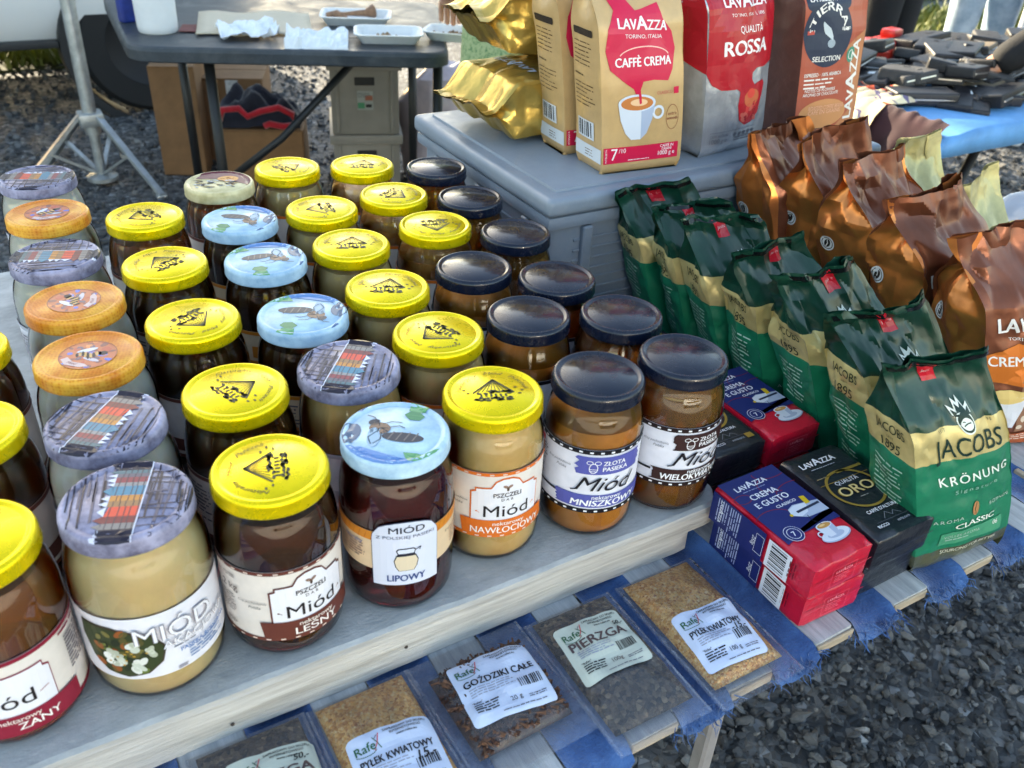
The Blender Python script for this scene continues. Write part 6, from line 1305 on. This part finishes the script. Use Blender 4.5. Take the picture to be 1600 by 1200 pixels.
HAIR = pm('brown_hair', C(62, 44, 32), .6, var=(80, .3)); BLKC = pm('black_cotton', C(24, 24, 27), .85, var=(20, .2), bump=(120, .3)); DENIM = pm('pale_blue_denim', C(150, 176, 200), .8, var=(14, .2, C(186, 204, 218)), bump=(250, .3))
DR = dress_mat()
person('person in a green patterned dress reaching over the folding table', (1.345, 2.175, 0), 14, DR, DR, HAIR, DR, {'l': ((-.17, .15, 1.17), (.0, .33, .915))})
person('person in black trousers standing behind the blue stall table', (3.96, 3.05, 0), 190, pm('dark_jumper', C(40, 40, 46), .85), BLKC, HAIR)
person('person in pale blue jeans standing in the sun beyond the blue stall table', (4.72, 3.06, 0), 150, pm('white_shirt', (.75, .75, .74), .8), DENIM, HAIR)
person('person in a black jacket leaning over the blue stall table, right edge', (3.05, 1.05, 0), 25, BLKC, BLKC, HAIR, None, {'l': ((-.17, .322, 1.12), (-.31, .63, .85))}, cuff=True)

# ================================================================ NEIGHBOURING STALL WITH BLUE COVER
BLC = pm('bright_blue_tarpaulin', C(96, 158, 214), .55, var=(6, .2), bump=(30, .35))
bt = thing('blue_stall_table', 'trestle table under a bright blue cover, sunlit at the upper right', 'table', (1.98, 1.28, 0))
mb = MB(); P = []
prof = [(0, .685), (0, .735), (.01, .742), (.3, .743), (.5, .743), (.65, .742), (.66, .735), (.66, .685)]
for i in range(41):
    x = 2.6 * i / 40; P.append([(x + (.02 * crum(q * .5, 1, 2) if i == 0 else 0), y + .004 * noise.noise(Vector((x * 6, q, 2))), z + .004 * noise.noise(Vector((x * 5, y * 5, 1))) - (.02 * max(0, .12 - x) / .12 if 1 < q < 6 else 0)) for q, (y, z) in enumerate(prof)])
mb.grid([[P[i][j] for i in range(41)] for j in range(len(prof))]); e0 = P[0]; mb.add([(p[0] - .012, p[1], min(p[2], .69) - .012) for p in e0] + e0, [(i, i + 1, len(e0) + i + 1, len(e0) + i) for i in range(len(e0) - 1)])
solidify(part('cover', mb, BLC, bt, smooth=True), .004)
mb = MB(); mb.box(.02, 2.58, .02, .64, .70, .728); part('board', mb, RAWW, bt)
for x in (.25, 2.3):
    for s in (0, 1): mb = MB(); mb.tube([(x - .12 + .24 * s, .12, 0), (x + .12 - .24 * s, .12, .70)], .013, 10); part('leg', mb, BLKM, bt, smooth=True); mb = MB(); mb.tube([(x - .12 + .24 * s, .55, 0), (x + .12 - .24 * s, .55, .70)], .013, 10); part('leg', mb, BLKM, bt, smooth=True)
BZ = .748
# draped striped scarf and dark cloth over the left end
def scarf_mat():
    m = pm('patterned_scarf', C(214, 196, 160), .85); t = m.node_tree; b = t.nodes['Principled BSDF']; tc = t.nodes.new('ShaderNodeTexCoord'); mp = t.nodes.new('ShaderNodeMapping'); mp.inputs['Scale'].default_value = (14, 9, 9); n = t.nodes.new('ShaderNodeTexNoise'); n.inputs['Scale'].default_value = 1; n.inputs['Detail'].default_value = 1.5
    t.links.new(tc.outputs['Object'], mp.inputs[0]); t.links.new(mp.outputs[0], n.inputs[0]); r = t.nodes.new('ShaderNodeValToRGB'); r.color_ramp.interpolation = 'CONSTANT'; e = r.color_ramp.elements; e[0].position = 0; e[0].color = (*C(40, 36, 48), 1); e[1].position = .36; e[1].color = (*C(206, 84, 50), 1)
    for p, c in ((.42, (228, 208, 168)), (.55, (206, 190, 160)), (.60, (110, 100, 130)), (.64, (232, 216, 180)), (.74, (150, 190, 160))): q = e.new(p); q.color = (*C(*c), 1)
    t.links.new(n.outputs[0], r.inputs[0]); t.links.new(r.outputs[0], b.inputs['Base Color']); return m
def drape(label, name, cat, mat, u0, v0, v1, top_l, hang, sd, out=.02):
    mb = MB(); P = []
    for j in range(29):
        q = j / 28; v = v0 + (v1 - v0) * q; row = []
        for i in range(25):
            s = (i / 24) * (top_l + hang); w_ = (.018 if out > .01 else .006) * sin(q * (26 if out > .01 else 11) + sd) + (.012 if out > .01 else .006) * noise.noise(Vector((q * 7, s * 8, sd)))
            if s < top_l: row.append((u0 + top_l - s, v + .01 * noise.noise(Vector((s * 9, q * 5, sd))), BZ + .012 + abs(w_) * .8 + .012 * noise.noise(Vector((s * 14, q * 9, sd)))))
            else: k = s - top_l; row.append((u0 - out - .03 * min(1, k / .06) - w_ * min(1.3, k * 9), v, BZ + .006 - k))
        P.append(row)
    mb.grid(P); tag(part(name, mb, mat, None, smooth=True), label, cat)
drape('cream and orange patterned scarf draped over the end of the blue table', 'draped_scarf', 'scarf', scarf_mat(), 1.985, 1.47, 1.78, .25, .24, 3)
drape('dark maroon cloth with green patch hanging under the blue table end', 'hanging_cloth', 'cloth', pm('maroon_cloth', C(58, 20, 28), .85, var=(6, .4), sheen=.2), 1.985, 1.29, 1.50, .02, .34, 9, .004)
mb = MB(); mb.rbox(-.14, .14, -.006, .006, 0, .24, .003, 1); tag(part('leaning_cardboard', mb, CARD, None, loc=(1.74, 1.32, T - .28), rot=(rad(-14), 0, rad(-8))), 'brown cardboard panel leaning between the two stalls', 'cardboard')
mb = MB(); mb.rbox(-.18, .18, -.15, .15, 0, .43, .005, 1); tag(part('cardboard_box', mb, CARD, None, loc=(1.74, 1.50, 0)), 'closed cardboard box on the ground between the two stalls', 'box')
# goods: black wallets and pouches, gadgets
g = random.Random(21); BK1 = pm('black_leather', C(34, 34, 38), .45, var=(30, .3), bump=(180, .3)); BK2 = pm('charcoal_nylon', C(62, 62, 64), .7, var=(30, .25), bump=(260, .3)); BGY = pm('taupe_leather', C(118, 104, 84), .6, var=(30, .2))
k = 0
for i in range(96):
    x, y = g.uniform(2.12, 3.2), g.uniform(1.40, 1.84); w_, l_, h = g.uniform(.09, .18), g.uniform(.06, .13), g.uniform(.014, .036)
    t = thing('wallet', 'flat dark wallet or pouch among those heaped on the blue table', 'wallet', (x, y, BZ + .004 + (.022 * (i % 3) if 1.50 < y else 0)), g.uniform(-.9, .9), 'dark wallets heaped on the blue stall table')
    t.rotation_euler = (g.uniform(-.22, .1), g.uniform(-.18, .18), t.rotation_euler.z); m_ = (BK1, BK2, BK1, BGY)[i % 4 if i % 7 == 3 else i % 3]
    mb = MB(); mb.rbox(-w_ / 2, w_ / 2, -l_ / 2, l_ / 2, 0, h, .0065, 3, jit=.003, seed=i); part('wallet_body', mb, m_, t, angle=40)
    mb = MB(); mb.rbox(-w_ / 2 + .008, w_ / 2 - .008, -l_ / 2 - .001, -l_ / 2 + .004, h * .4, h * .55, .001, 1); part('zip', mb, pm('steel_zip', (.5, .5, .5), .3, .9), t)
    mb = MB(); mb.rbox(w_ * .15, w_ * .3, -l_ * .1, l_ * .05, h + .0002, h + .0015, .0005, 1); part('badge', mb, WPL if i % 3 == 0 else m_, t)
for i, (x, y, c, s, lab) in enumerate(((2.50, 1.36, (206, 214, 30), .022, 'small bright yellow gadget lying on the blue table'), (2.36, 1.86, (206, 52, 40), .06, 'red plastic toy heap piece nearest the black trousers'), (2.50, 1.90, (196, 44, 36), .07, 'larger red plastic piece at the back of the blue table'), (2.12, 1.80, (40, 140, 84), .03, 'small green plastic toy beside the scarf'), (2.18, 1.86, (230, 190, 60), .03, 'small yellow plastic toy beside the scarf'), (2.10, 1.88, (50, 70, 170), .026, 'small blue plastic toy beside the scarf'), (2.21, 1.78, (226, 226, 220), .026, 'small white plastic toy beside the scarf'))):
    mb = MB(); mb.rbox(-s, s, -s * .7, s * .7, 0, s * .9, s * .28, 3, jit=s * .12, seed=i); mb.rbox(-s * .4, s * .5, -s * .35, s * .35, s * .85, s * 1.25, s * .15, 2)
    tag(part('plastic_trinket', mb, pm('trinket_%d' % i, C(*c), .35, coat=.3, var=(20, .15)), None, angle=40, loc=(x, y, BZ + .004), rot=(0, 0, g.uniform(-1, 1))), lab, 'trinket')
for i, (x, y, r_, c, lab) in enumerate(((2.62, 1.40, .5, (150, 130, 104), 'tan flat phone case lying near the front of the blue table'), (2.78, 1.46, -.4, (120, 100, 96), 'brown upright phone case with pink edge on the blue table'), (2.72, 1.33, .9, (200, 206, 214), 'pale grey gadget at the front edge of the blue table'))):
    mb = MB(); mb.rbox(-.075, .075, -.035, .035, 0, .012, .005, 2); mb.rbox(-.03, .03, -.02, .02, .0122, .016, .001, 1); tag(part('phone_case', mb, pm('case_%d' % i, C(*c), .45, var=(20, .1)), None, angle=40, loc=(x, y, BZ + .006), rot=(.1, -.1, r_)), lab, 'phone case')
mb = MB(); sb = thing('striped_bag', 'large white and blue striped shopping bag in the sun, upper right', 'bag', (4.80, 2.74, 0), .4)
mb.rbox(-.22, .22, -.1, .1, 0, .78, .03, 3); part('bag_body', mb, pm('white_woven_bag', (.74, .75, .78), .6, var=(30, .05)), sb, angle=40)
for q in range(6): mb = MB(); mb.rbox(-.222, .222, -.102, .102, .06 + q * .12, .10 + q * .12, .02, 2); part('stripe', mb, pm('blue_woven_stripe', C(52, 84, 156), .6), sb, angle=40)
for s in (-.08, .08): mb = MB(); mb.tube([(-.1, s, .78), (-.08, s, .95), (.08, s, .95), (.1, s, .78)], .008, 8); part('handle', mb, BLC, sb, smooth=True)
mb = MB(); mb.rbox(5.0, 16, 6.02, 6.25, 0, .16, .02, 2); o = part('kerb', mb, pm('pale_concrete', (.55, .54, .50), .8, var=(6, .1), bump=(60, .3)), None); o['kind'] = 'structure'
mb = MB(); mb.rbox(6, 18, 8.6, 8.9, 0, .9, .02, 1); tag(part('low_wall', mb, pm('white_render', (.66, .66, .64), .8, var=(3, .06)), None), 'low white rendered wall beyond the grass, upper right corner', 'wall')
